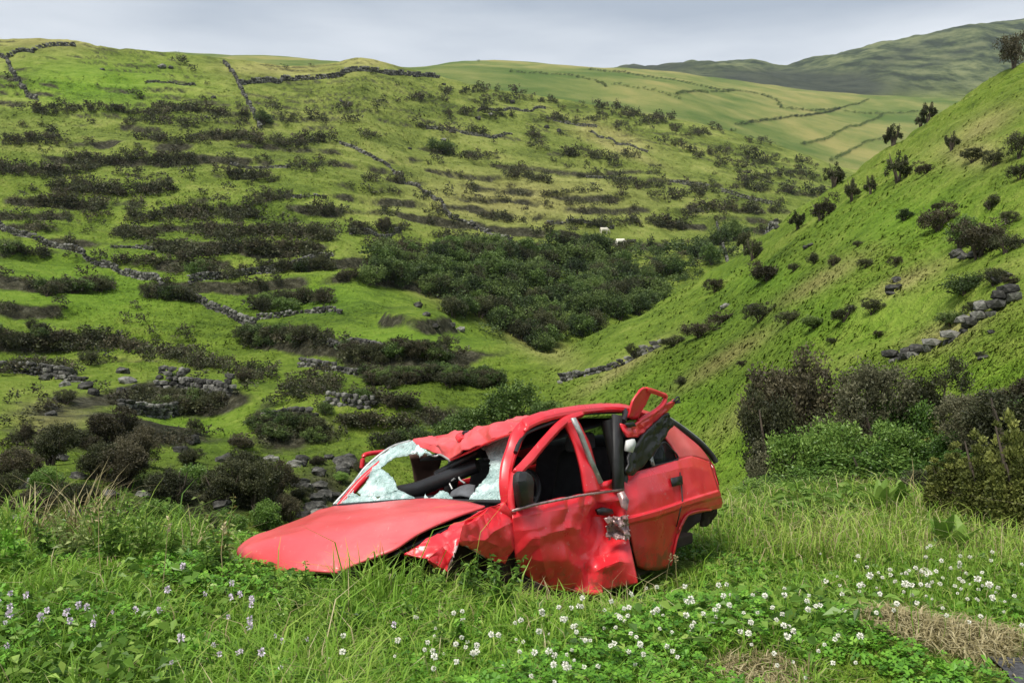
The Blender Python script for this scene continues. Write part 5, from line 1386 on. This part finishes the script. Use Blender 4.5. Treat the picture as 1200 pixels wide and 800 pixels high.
# steering wheel
ctr = CC(.52, .42, .66); ring = []
ax = CF_ * 0.85; 
for k in range(17):
    a = 2 * math.pi * k / 16
    u1 = np.array([CT_[0], CT_[1], -.1]); u2 = np.array([CF_[0] * .45, CF_[1] * .45, .89])
    ring.append(ctr + .17 * (math.cos(a) * u1 + math.sin(a) * u2))
sw = bar('steering_wheel', ring, .014, 'trim')
bar('spoke', [ring[0], ctr, ring[8]], .014, 'trim', sw); bar('spoke', [ctr, ring[12]], .014, 'trim', sw)
# ---- the torn upper rear door sticking up from the roof
flap = sheet('torn_door_top', [
 [PT(736, 489, .0), PT(741, 472, -.02), PT(749, 458, -.03), (PT(755, 454, -.03))],
 [PT(741, 491, .03), PT(749, 475, .02), PT(757, 460, .01), PT(762, 456, .01)],
 [PT(747, 490, .05), PT(755, 476, .04), PT(762, 462, .03), PT(766, 458, .03)]], 'paint', 14, 16, True, .006, 14, .012, angle=18)
flap['label'] = 'torn red upper part of the rear door standing up from the roof line'
bar('frame_loop', [PT(757, 456, .0), PT(766, 458.5, .01), PT(774, 461.5, .02), PT(780, 464.5, .02), PT(777, 473, .02), PT(770, 480, .02), PT(759, 487, .02), PT(748, 494, .02)], .016, 'paint', flap)
sheet('frame_skin', [[PT(792, 467, .03), PT(776, 474, .02), PT(757, 488, .01), PT(737, 501, .0), PT(727, 496, .0)], [PT(787, 475, .04), PT(775, 482, .03), PT(758, 495, .02), PT(744, 507, .0), PT(729, 505, -.01)], [PT(781, 482, .05), PT(772, 488, .04), PT(757, 502, .02), PT(748, 512, .0), PT(732, 512, -.01)]], 'paint', 24, 12, False, .012, 12, .012, flap, 1, 14)
poly('lock_hole', row((732, 496, -.02), (742, 494, -.02), (745, 499, -.02), (736, 501, -.02)), 'trim', None, .01, flap)
sheet('inner_trim', [[PT(781, 483, .02), PT(766, 496, .01), PT(750, 512, -.01), PT(738, 533, -.02), PT(731, 552, -.02)], [PT(785, 490, .03), PT(772, 503, .02), PT(757, 521, .0), PT(746, 540, -.01), PT(735, 556, -.02)], [PT(788, 497, .04), PT(778, 512, .03), PT(765, 530, .01), PT(752, 547, .0), PT(740, 557, -.01)]], 'trim', 26, 14, False, .014, 12, .014, flap, 2, 16)
poly('latch_block', row((735, 516, -.05), (742, 514, -.05), (744, 519, -.05), (740, 530, -.05), (733, 528, -.05)), 'white_pl', None, .02, flap)
bar('torn_wires', [PT(783, 473, .02), PT(790, 469, .02), PT(794, 465, .02), PT(796, 468, .02), PT(790, 472, .03), PT(797, 471, .03)], .006, 'rubber', flap)
bar('door_edge', [PT(731, 480, .10), PT(733, 486, .06), PT(730, 494, .03)], .02, 'trim', flap)
# ------------------------------------------------------------------ road end at the corner
def flat_poly(name, pix, dz, mat):
    P = cast([p[0] for p in pix], [p[1] for p in pix], 2.0)
    return P
ra = []
for (x, y) in [(1.40, 2.48), (1.52, 2.62), (1.58, 2.70), (1.74, 2.78), (1.86, 2.90), (2.1, 2.98), (2.3, 3.08), (3.4, 3.4), (3.8, 2.4), (3.0, 1.6), (1.4, 1.4), (1.25, 2.1)]:
    ra.append((x, y))
bm = bmesh.new()
vs = [bm.verts.new((x, y, 0)) for x, y in ra]
f = bm.faces.new(vs); bmesh.ops.triangulate(bm, faces=[f]); bmesh.ops.subdivide_edges(bm, edges=bm.edges[:], cuts=6, use_grid_fill=True)
for v in bm.verts: v.co.x += 0.09 * (vnoise(v.co.x * 9, v.co.y * 9, 3) - .5); v.co.y += 0.12 * (vnoise(v.co.x * 9, v.co.y * 9, 4) - .5); v.co.z = ground_z(v.co.x, v.co.y) + 0.012
me = bpy.data.meshes.new('road'); bm.to_mesh(me); bm.free()
o = link('road', me, plain_mat('asphalt', (0.055, 0.055, 0.06), 0.9, 0, 60, 0.6, 0.5)); tag(o, 'dark asphalt road end at the edge of the grass', 'road', kind='structure')

# ------------------------------------------------------------------ foreground grass
g = np.random.default_rng(21)
def inside_car(x, y, m=0.0):
    s = (x - CO[0]) * CF_[0] + (y - CO[1]) * CF_[1]; t = (x - CO[0]) * CT_[0] + (y - CO[1]) * CT_[1]
    return (s > -0.78 - m) & (s < 2.25 + m) & (t > 0.02 - m) & (t < 1.45 + m)
def bare_at(x, y):
    b = np.zeros_like(x)
    for (bx, by, br) in BARE:
        b = np.maximum(b, np.exp(-(((x - bx) / br) ** 2 + ((y - by) / (br * 1.1)) ** 2)))
    return b
def in_road(x, y):
    c = np.zeros(len(x), bool); n = len(ra)
    for i in range(n):
        x1, y1 = ra[i]; x2, y2 = ra[(i + 1) % n]
        c ^= ((y1 > y) != (y2 > y)) & (x < (x2 - x1) * (y - y1) / (y2 - y1 + 1e-9) + x1)
    return c
def field_pts(n, d0=1.7, d1=10.5, pw=1.0):
    """points over the verge seen by the camera and a margin round it"""
    d = np.exp(g.uniform(math.log(d0), math.log(d1), n)); u = g.uniform(-0.95, 0.95, n)
    x = u * d; y = d
    ok = ~inside_car(x, y) & ~in_road(x + g.normal(0, .07, n), y + g.normal(0, .07, n))
    x, y = x[ok], y[ok]
    z = terr(x, y)[0]
    return np.stack([x, y, z], 1)
Pn = field_pts(235000)
px = 600 + 1000 * Pn[:, 0] / Pn[:, 1]
ht = fbm(Pn[:, 0] / 0.7, Pn[:, 1] / 0.7, 3, 81)
bare = bare_at(Pn[:, 0], Pn[:, 1])
pn_ = fbm(Pn[:, 0] / 1.6, Pn[:, 1] / 1.6, 3, 83)
keep = g.random(len(Pn)) > sstep(0.12, 0.6, bare) * 0.93
Pn, px, ht, pn_, bare = Pn[keep], px[keep], ht[keep], pn_[keep], bare[keep]
tall = 0.55 + 1.0 * sstep(0.35, 0.7, ht)
leftw = sstep(420, 150, px) if False else (1 - sstep(150, 420, px))
lip = sstep(4.3, 5.4, Pn[:, 1])
Lb = (0.055 + 0.05 * tall + 0.05 * leftw * lip + 0.05 * lip * g.random(len(Pn))) * np.exp(g.normal(0, 0.35, len(Pn)))
# close to the flank the grass is left long
s_ = (Pn[:, 0] - CO[0]) * CF_[0] + (Pn[:, 1] - CO[1]) * CF_[1]; t_ = (Pn[:, 0] - CO[0]) * CT_[0] + (Pn[:, 1] - CO[1]) * CT_[1]
cl = np.exp(-np.maximum(-t_, 0) / 0.16) * (s_ > -1.0) * (s_ < 0.3) * (t_ < 0.05)
Lb = Lb * (1 - 0.38 * sstep(380, 480, px) * (1 - sstep(4.0, 5.2, Pn[:, 1])))
Lb = Lb * (1 - 0.3 * leftw * (1 - lip))
low_ = sstep(930, 1000, px) * (1 - sstep(3.9, 4.7, Pn[:, 1]))
Lb = Lb * (1 - 0.6 * low_)
Lb = Lb * (1 + 1.1 * np.clip(cl, 0, 1)) * np.where((s_ > 0.3) & (s_ < 2.4) & (t_ > -.9), 0.5, 1) * np.where((s_ < -.7) & (s_ > -1.6) & (t_ > .1) & (t_ < 2.0), 0.4, 1)
Lb = np.maximum(Lb, np.clip(cl, 0, 1) * (0.10 + 0.10 * g.random(len(Pn))))
Wb = (0.0035 + 0.004 * g.random(len(Pn))) * (0.7 + 0.13 * Pn[:, 1])
dryb = (g.random(len(Pn)) < 0.05 + 0.16 * sstep(0.5, 0.7, pn_) + 0.45 * bare)
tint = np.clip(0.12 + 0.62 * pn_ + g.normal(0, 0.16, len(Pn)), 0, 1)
gm = ~dryb
Pn[:, 2] -= 0.01
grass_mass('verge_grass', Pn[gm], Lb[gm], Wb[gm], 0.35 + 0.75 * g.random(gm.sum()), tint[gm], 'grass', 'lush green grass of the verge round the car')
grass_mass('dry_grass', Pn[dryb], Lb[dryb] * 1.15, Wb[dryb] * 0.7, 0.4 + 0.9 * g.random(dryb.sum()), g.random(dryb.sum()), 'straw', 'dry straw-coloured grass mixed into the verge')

# thin dead straw over the worn patch
Pd = field_pts(60000, 2.4, 4.2); Pd = Pd[bare_at(Pd[:, 0], Pd[:, 1]) > 0.10 + 0.3 * g.random(len(Pd))]
grass_mass('worn_straw', Pd, 0.03 + 0.045 * g.random(len(Pd)), 0.004 + 0.003 * g.random(len(Pd)), 0.9 + 0.9 * g.random(len(Pd)), g.random(len(Pd)), 'straw', 'thin dead straw lying on the worn patch by the road end')

# clover leaves: three rounded leaflets on the turf
Pc = field_pts(76000, 1.7, 8.0)
cn = fbm(Pc[:, 0] / 0.9, Pc[:, 1] / 0.9, 3, 87)
Pc = Pc[(cn > 0.42 + 0.16 * (Pc[:, 0] / Pc[:, 1] > 0.36) * (Pc[:, 1] < 4.4)) & (bare_at(Pc[:, 0], Pc[:, 1]) < 0.15)]
nC = len(Pc)
sC = (Pc[:, 0] - CO[0]) * CF_[0] + (Pc[:, 1] - CO[1]) * CF_[1]; tC = (Pc[:, 0] - CO[0]) * CT_[0] + (Pc[:, 1] - CO[1]) * CT_[1]
hC = np.where((tC > -1.0) & (tC < 1.9) & (sC > -1.7), 0.5, 1.0) * (0.03 + 0.07 * g.random(nC)) * np.where(Pc[:, 0] / Pc[:, 1] > 0.3, 0.45, 1.0); rC = (0.008 + 0.006 * g.random(nC)) * (0.8 + 0.1 * Pc[:, 1])
a0 = g.random(nC) * 6.28; V = []; 
tiltx = g.normal(0, .35, nC); tilty = g.normal(0, .35, nC)
for k in range(3):
    a = a0 + k * 2.094
    d1 = np.stack([np.cos(a), np.sin(a)], 1); d2 = np.stack([-np.sin(a), np.cos(a)], 1)
    for (u, w) in ((0.0, 0.0), (0.75, 0.62), (1.25, 0.0), (0.75, -0.62)):
        xy = d1 * (u * rC)[:, None] + d2 * (w * rC)[:, None]
        z = hC + xy[:, 0] * tiltx + xy[:, 1] * tilty + 0.25 * rC * abs(w)
        V.append(np.stack([Pc[:, 0] + xy[:, 0], Pc[:, 1] + xy[:, 1], Pc[:, 2] + z], 1))
V = np.stack(V, 1).reshape(-1, 3)
F = np.arange(len(V)).reshape(-1, 4)
o = link('clover_leaves', np_mesh('clover_leaves', V, F, dict(tint=np.repeat(np.clip(g.normal(0.5, 0.2, nC), 0, 1), 12))), M['clover']); tag(o, 'low carpet of clover leaves in the verge', 'clover', kind='stuff')

# broad mixed herb leaves filling the sward
Ph = field_pts(38000, 1.8, 9.5)
hn = fbm(Ph[:, 0] / 0.8, Ph[:, 1] / 0.8, 3, 95)
Ph = Ph[(hn > 0.47 - 0.09 * (Ph[:, 0] / Ph[:, 1] < -0.15) + 0.2 * (Ph[:, 0] / Ph[:, 1] > 0.36) * (Ph[:, 1] < 4.4)) & (bare_at(Ph[:, 0], Ph[:, 1]) < 0.12)]
nH = len(Ph)
sH = (Ph[:, 0] - CO[0]) * CF_[0] + (Ph[:, 1] - CO[1]) * CF_[1]; tH = (Ph[:, 0] - CO[0]) * CT_[0] + (Ph[:, 1] - CO[1]) * CT_[1]
Ph[:, 2] += 0.10 * g.random(nH) * np.where((tH > -1.0) & (tH < 1.9) & (sH > -1.7), 0.45, 1.0)
dirs = unit(np.stack([g.normal(0, 1, nH), g.normal(0, 1, nH), np.abs(g.normal(0.35, 0.4, nH))], 1))
Lh = (0.030 + 0.035 * g.random(nH)) * (0.8 + 0.1 * Ph[:, 1])
Vh, Fh = leaf_quads(Ph, dirs, Lh, Lh * g.uniform(.25, .55, nH), g, 0.3)
o = link('herb_leaves', np_mesh('herb_leaves', Vh, Fh, dict(tint=np.repeat(np.clip(g.normal(0.45, 0.25, nH), 0, 1), 4))), M['broad']); tag(o, 'broad herb leaves mixed through the verge grass', 'herbs', kind='stuff')

# ------------------------------------------------------------------ clover flowers
def flower_mesh(name, seed, mat, n=60, r=0.0075, star=False):
    g_ = np.random.default_rng(seed)
    d = unit(g_.normal(size=(n, 3)) + np.array([0, 0, 0.35]))
    V, F = leaf_quads(d * r * 0.35, d, r * g_.uniform(.8, 1.15, n), r * 0.6, g_)
    V[:, 2] += 0.135
    sv, sf = tube([(0, 0, -0.01), (0.006, 0, 0.07), (0, 0, 0.135)], [0.0014, 0.0012, 0.001], 4)
    me = bpy.data.meshes.new(name); V2 = np.concatenate([V, sv]); F2 = np.concatenate([F, sf + len(V)])
    me = np_mesh(name, V2, F2, dict(tint=np.full(len(V2), .5)))
    me.materials.append(M[mat]); me.materials.append(M['grass'])
    mi = np.zeros(len(F2), np.int32); mi[len(F):] = 1; me.polygons.foreach_set('material_index', mi)
    return me
CL = [flower_mesh('clover_flower', 500 + i, 'petal') for i in range(3)]
LL = [flower_mesh('lilac_flower', 600 + i, 'lilac', 34, .009) for i in range(2)]
def flowers(meshes, spots, name, label, cat, group, s0=1.0, hs=1.0):
    P = cast([s[0] for s in spots], [s[1] + 38 for s in spots], 1.8)
    for p in P:
        if np.isnan(p[0]) or inside_car(p[0], p[1], -.02) or p[1] > 8.5: continue
        o = bpy.data.objects.new(name, random.choice(meshes)); col.objects.link(o)
        k = s0 * random.uniform(.55, 1.15)
        o.location = (p[0], p[1], p[2]); o.scale = (k, k, k * hs); o.rotation_euler = (random.uniform(-.3, .3), random.uniform(-.3, .3), random.random() * 6.28)
        tag(o, label, cat, group)
def cloud(n, cx, cy, rx, ry): return [(cx + g.normal() * rx, cy + g.normal() * ry) for _ in range(n)]
fs = cloud(44, 600, 765, 110, 24) + cloud(36, 770, 712, 70, 16) + cloud(24, 880, 730, 80, 30) + [(g.uniform(380, 1000), g.uniform(700, 800)) for _ in range(70)]
flowers(CL, [(x, min(y, 800)) for x, y in fs], 'clover_flower', 'white clover flower head in the grass below the car', 'flower', 'white clover flowers below the car')
fs = cloud(64, 1075, 668, 45, 16) + cloud(26, 1150, 700, 40, 16)
flowers(CL, fs, 'clover_flower', 'white clover flower head in the patch beside the yellow-tipped heath', 'flower', 'white clover flowers beside the heath', 1.25)
fs = cloud(26, 270, 745, 70, 28) + cloud(16, 70, 740, 50, 20)
flowers(LL, [(x, min(y, 800)) for x, y in fs], 'lilac_flower', 'pale lilac wild flower among the tall weeds', 'flower', 'pale lilac wild flowers', 1.0, 1.4)

# ------------------------------------------------------------------ individual plants of the verge
def arching(n, L, W, g_, spread=1.0, seg=6, up=0.9):
    """tussock: n long arching blades"""
    parts = []
    for i in range(n):
        a = g_.random() * 6.28; l_ = L * g_.uniform(.5, 1.1); w = W * g_.uniform(.7, 1.2); sp = spread * g_.uniform(.3, 1.0)
        f = np.linspace(0, 1, seg); r = sp * l_ * f ** 1.8 * 0.75; z = l_ * (up * f - 0.55 * sp * f ** 3)
        d = np.array([math.cos(a), math.sin(a)]); q = np.array([-d[1], d[0]])
        b0 = g_.normal(0, .05, 2)
        ctr = np.stack([b0[0] + d[0] * r, b0[1] + d[1] * r, z], 1)
        ww = w * (1 - f ** 2 * 0.92)
        l0 = ctr + np.stack([q[0] * ww / 2, q[1] * ww / 2, 0 * ww], 1); l1 = ctr - np.stack([q[0] * ww / 2, q[1] * ww / 2, 0 * ww], 1)
        V = np.stack([l0, l1], 1).reshape(-1, 3)
        F = np.array([(2 * k, 2 * k + 1, 2 * k + 3, 2 * k + 2) for k in range(seg - 1)])
        parts.append((V, F, np.clip(np.full(len(V), g_.random()), 0, 1)))
    return joinq(parts)
def fern(n, L, g_):
    parts = []
    for i in range(n):
        a = 6.28 * (i + g_.random()) / n; l_ = L * g_.uniform(.7, 1.1); d = np.array([math.cos(a), math.sin(a), 0]); q = np.array([-d[1], d[0], 0])
        f = np.linspace(0.08, 1, 16); rr = l_ * 0.75 * f; z = l_ * (0.85 * f - 0.5 * f ** 2.4)
        for k in range(len(f)):
            c = d * rr[k] + np.array([0, 0, z[k]]); pl = l_ * 0.26 * math.sin(math.pi * min(1, 0.12 + 0.88 * f[k])) + 0.01
            for s in (-1, 1):
                dirv = unit(q * s + d * 0.45 + np.array([0, 0, -.15]))
                V, F = leaf_quads(np.array([c]), np.array([dirv]), pl, l_ * 0.07, g_, 0.1)
                parts.append((V, F, np.full(4, np.clip(g_.normal(.55, .2), 0, 1))))
    return joinq(parts)
def weed(n, H, g_, leaf=0.05):
    parts = []
    for i in range(n):
        h = H * g_.uniform(.5, 1.1); a = g_.random() * 6.28; tip = np.array([math.cos(a) * h * .35, math.sin(a) * h * .35, h])
        m = 12; f = np.linspace(.12, 1, m); C = tip[None, :] * f[:, None]; C[:, 2] = h * f
        parts.append(tube([(0, 0, -.02), tip * np.array([.4, .4, .5]), tip], [.003, .0025, .001], 4) + (np.full(12, .3),))
        dirs = unit(np.stack([g_.normal(size=m * 3), g_.normal(size=m * 3), g_.normal(.3, .4, m * 3)], 1))
        L_ = leaf * (1.15 - .6 * np.repeat(f, 3)) * g_.uniform(.7, 1.2, m * 3)
        V, F = leaf_quads(np.repeat(C, 3, 0), dirs, L_, L_ * .38, g_, .25)
        parts.append((V, F, np.repeat(np.clip(g_.normal(.5, .25, m * 3), 0, 1), 4)))
    return joinq(parts)
def big_leaf(n, H, g_, leafL=0.3):
    parts = []
    for i in range(n):
        a = 6.28 * (i + .6 * g_.random()) / n; d = np.array([math.cos(a), math.sin(a), 0]); q = np.array([-d[1], d[0], 0]); h = H * g_.uniform(.55, 1)
        f = np.linspace(0, 1, 9); ctr = d * (0.45 * H * g_.uniform(.3, 1.2) * f ** 1.6)[:, None] + np.array([0, 0, 1]) * (h * f * (1 - .12 * f))[:, None]
        w = leafL * 0.16 * np.sin(math.pi * np.clip(f * 0.97 + 0.03, 0, 1)) ** 0.8 + 0.006
        cup = np.array([0, 0, 1]) * (w * .35)[:, None]
        V = np.stack([ctr + q * w[:, None] + cup, ctr, ctr - q * w[:, None] + cup], 1).reshape(-1, 3)
        F = np.array([(3 * k + j, 3 * k + j + 1, 3 * k + j + 4, 3 * k + j + 3) for k in range(8) for j in range(2)])
        parts.append((V, F, np.full(len(V), np.clip(g_.normal(.65, .15), 0, 1))))
    return joinq(parts)
def plant(name, VFT, mat, px, py, label, cat, group=None, d=None, s=1.0):
    if d is None: p = cast([px], [py], 2.4)[0]
    else:
        x = (px - 600) / FPX * d; p = (x, d, ground_z(x, d))
    V, F, T = VFT
    o = link(name, np_mesh(name, V, F, dict(tint=T)), M[mat])
    o.location = (p[0], p[1], p[2] - .01); o.scale = (s, s, s); o.rotation_euler = (0, 0, random.random() * 6.28)
    tag(o, label, cat, group); return o
G_ = np.random.default_rng(9)
# tall tussocks on the lip left of the bonnet
for (px, d, n, L, mat, lab) in [(40, 4.9, 46, .62, 'straw', 'tall arching dry grass tussock at the far end of the lip'), (95, 4.8, 60, .70, 'straw', 'tallest arching tussock of half-dry grass on the lip'), (140, 4.9, 50, .62, 'grass', 'green upright tussock beside the tallest dry tussock'), (180, 4.8, 40, .55, 'grass', 'green grass tussock nearest the bonnet side ferns'),
                                (10, 4.7, 40, .55, 'grass', 'green tussock leaning over the gully edge'), (215, 4.9, 30, .5, 'straw', 'thin dry tussock with pale seed stalks'), (120, 4.6, 40, .5, 'grass', 'dense green tussock before the tall dry grass')]:
    plant('grass_tussock', arching(n * 2, L * 1.2, .010, G_, .8), mat, px, 0, lab, 'grass tussock', 'tussocks on the lip', d)
for (px, d, n, L, lab) in [(165, 4.6, 9, .34, 'yellow-green fern in front of the tall tussocks'), (210, 4.7, 10, .36, 'fresh green fern beside the thin dry tussock'), (250, 4.9, 9, .34, 'pale fern at the lip close to the bonnet tip'), (130, 4.4, 8, .28, 'small fern under the dense green tussock'),
                           (905, 7.6, 10, .45, 'bracken fern just behind the car tail'), (940, 7.4, 11, .5, 'tall bracken fern beside the car tail'), (985, 7.4, 10, .45, 'bracken fern below the leafy thicket'), (870, 7.2, 9, .4, 'bracken fern at the rear bumper of the car'), (925, 6.8, 9, .35, 'low bracken fern in front of the tall bracken'), (1020, 7.6, 9, .42, 'yellowish fern by the big-leaved lily'), (960, 8.0, 10, .5, 'bracken fern against the thicket foot'), (1000, 6.9, 8, .35, 'small fern between bracken and lily')]:
    plant('fern', fern(n, L, G_), 'fern', px, 0, lab, 'fern', 'ferns of the verge', d)
for (px, d, n, H, lab) in [(1032, 7.2, 6, .42, 'big-leaved ginger lily at the thicket foot'), (1105, 6.0, 5, .40, 'upright ginger lily with broad bright leaves by the heath'), (1125, 5.9, 4, .32, 'small ginger lily next to the upright lily'), (1055, 7.4, 5, .34, 'pale ginger lily half hidden by ferns'), (8, 2.9, 3, .16, 'broad single-leaved plant at the near grass edge')]:
    plant('ginger_lily', big_leaf(n + 3, H, G_, .24), 'fern', px, 0, lab, 'lily', 'ginger lilies', d)
LW = 'leafy weed growing close against the car flank'; LG = 'weeds against the car flank'
for (px, py, n, H) in [(440, 700, 9, .20), (465, 694, 10, .24), (490, 700, 10, .22), (535, 712, 9, .2), (555, 715, 9, .22), (575, 712, 9, .24), (505, 712, 9, .2), (590, 720, 9, .24), (420, 694, 6, .14), (615, 700, 10, .26), (640, 700, 10, .28), (660, 700, 9, .22), (600, 705, 8, .2), (585, 700, 8, .18), (560, 698, 7, .14), (395, 700, 6, .10), (345, 700, 5, .08), (680, 706, 7, .16), (540, 700, 9, .18), (515, 702, 9, .18)]:
    plant('weed', weed(n, H, G_), 'broad', px, py, LW, 'weed', LG)
LX = 'mixed leafy weed standing above the open verge grass'; LXG = 'weeds in the open verge'
for k in range(44):
    px = G_.uniform(-20, 1180); py = G_.uniform(660, 800)
    if 640 < px < 960 and py > 700 and G_.random() < .7: continue
    p = cast([px], [py], 2.4)[0]
    if np.isnan(p[0]) or inside_car(p[0], p[1], .1) or in_road(np.array([p[0]]), np.array([p[1]]))[0] or (px > 930 and py > 690): continue
    plant('weed', weed(int(G_.integers(4, 8)), G_.uniform(.08, .17), G_, .04), random.choice(['broad', 'broad', 'clover', 'pale_leaf']), px, py, LX, 'weed', LXG)
LV = 'tall leafy weed on the lip near the dry tussocks'; LVG = 'tall weeds on the lip'
for k in range(26):
    d_ = G_.uniform(3.8, 5.0); px_ = G_.uniform(-20, 270)
    plant('weed', weed(int(G_.integers(4, 8)), G_.uniform(.18, .34), G_, .05), random.choice(['broad', 'fern', 'clover', 'pale_leaf']), px_, 0, LV, 'weed', LVG, d_)
# bare seed stalks in front of the doors
def stalk(H, g_):
    parts = [tube([(0, 0, 0), (.01, .01, H * .5), (.03, .0, H)], [.0022, .0018, .0012], 4) + (np.full(12, .5),)]
    m = 16; f = np.linspace(.82, 1.02, m); C = np.stack([.03 * f, 0 * f, H * f], 1)
    dirs = unit(np.stack([g_.normal(size=m), g_.normal(size=m), np.abs(g_.normal(.8, .3, m))], 1))
    V, F = leaf_quads(C, dirs, .022, .008, g_); parts.append((V, F, np.full(len(V), .7)))
    return joinq(parts)
for (px, py, H) in [(672, 700, .24), (640, 704, .34), (648, 704, .40), (655, 702, .30), (780, 692, .22), (795, 690, .2), (120, 690, .35), (190, 690, .30), (262, 680, .25)]:
    plant('seed_stalk', stalk(H, G_), 'straw', px, py, 'thin dry seed stalk standing up from the verge', 'grass stalk', 'dry seed stalks')

# ------------------------------------------------------------------ hedges and walls between the far pastures
def hedge(pix, h, label):
    L_ = ground_line(pix, 430, 2.0); parts = []
    for p in L_[:: 2]:
        V, F, T = LC[int(G_.integers(5))]; w = h * G_.uniform(.8, 1.3)
        parts.append((np.stack([V[:, 0] * w * 1.4 + p[0] + G_.normal(0, .4), V[:, 1] * w * 1.4 + p[1] + G_.normal(0, .4), V[:, 2] * w + p[2] - .3], 1), F, np.clip(T + G_.uniform(-.2, .2), 0, 1)))
    V, F, T = joinq(parts)
    o = link('hedge', np_mesh('hedge', V, F, dict(tint=T)), M['valley']); tag(o, label, 'hedge', 'hedges between far pastures')
HL = 'dark hedge dividing the pale pastures far up the valley'
for pix in [[(792, 112), (830, 109), (862, 107), (890, 111), (912, 120), (916, 127), (950, 131), (985, 127), (1018, 117)], [(862, 147), (900, 142), (940, 137), (985, 128)], [(940, 170), (975, 160), (1010, 147), (1035, 134)], [(975, 190), (995, 178), (1012, 168), (1048, 161)],
            [(990, 131), (1030, 134), (1090, 131)], [(600, 85), (660, 88), (700, 96), (712, 103)], [(690, 82), (760, 92), (830, 104), (862, 107)], [(720, 100), (760, 106), (800, 118)], [(520, 70), (560, 73), (640, 72)]]:
    hedge(pix, 2.6, HL)

# ------------------------------------------------------------------ thin waterfall on the far cliff
wp = [cast([x_], [y_], 1250)[0] for x_, y_ in ((912, 86), (912.5, 90), (911.5, 94), (913, 98))]
if not any(np.isnan(p[0]) for p in wp):
    for p in wp: p += np.array([0, -8, 6])
    V, F = tube(np.array(wp), [2.2, 2.8, 2.4, 3.2], 8)
    o = link('waterfall', np_mesh('waterfall', V, F, None, True), plain_mat('falling_water', (0.8, 0.82, 0.83), 0.5, 0, .3, .1)); tag(o, 'thin white waterfall on the dark far cliff', 'waterfall')

# ------------------------------------------------------------------ damp sea air in the valley
hb = bmesh.new(); bmesh.ops.create_cube(hb, size=1.0)
hm = bpy.data.meshes.new('haze'); hb.to_mesh(hm); hb.free()
haze = bpy.data.objects.new('haze', hm); col.objects.link(haze)
haze.location = (0, 1500, 310); haze.scale = (13000, 3440, 780)
hmat = bpy.data.materials.new('valley_haze'); hmat.use_nodes = True
hn_ = hmat.node_tree.nodes; hn_.clear()
ho = hn_.new('ShaderNodeOutputMaterial'); hv = hn_.new('ShaderNodeVolumePrincipled')
hv.inputs['Color'].default_value = (0.80, 0.88, 0.98, 1); hv.inputs['Density'].default_value = 0.00007; hv.inputs['Anisotropy'].default_value = 0.2
hmat.node_tree.links.new(hv.outputs[0], ho.inputs['Volume'])
hm.materials.append(hmat)
tag(haze, 'thin pale haze filling the valley air', 'haze', kind='stuff')
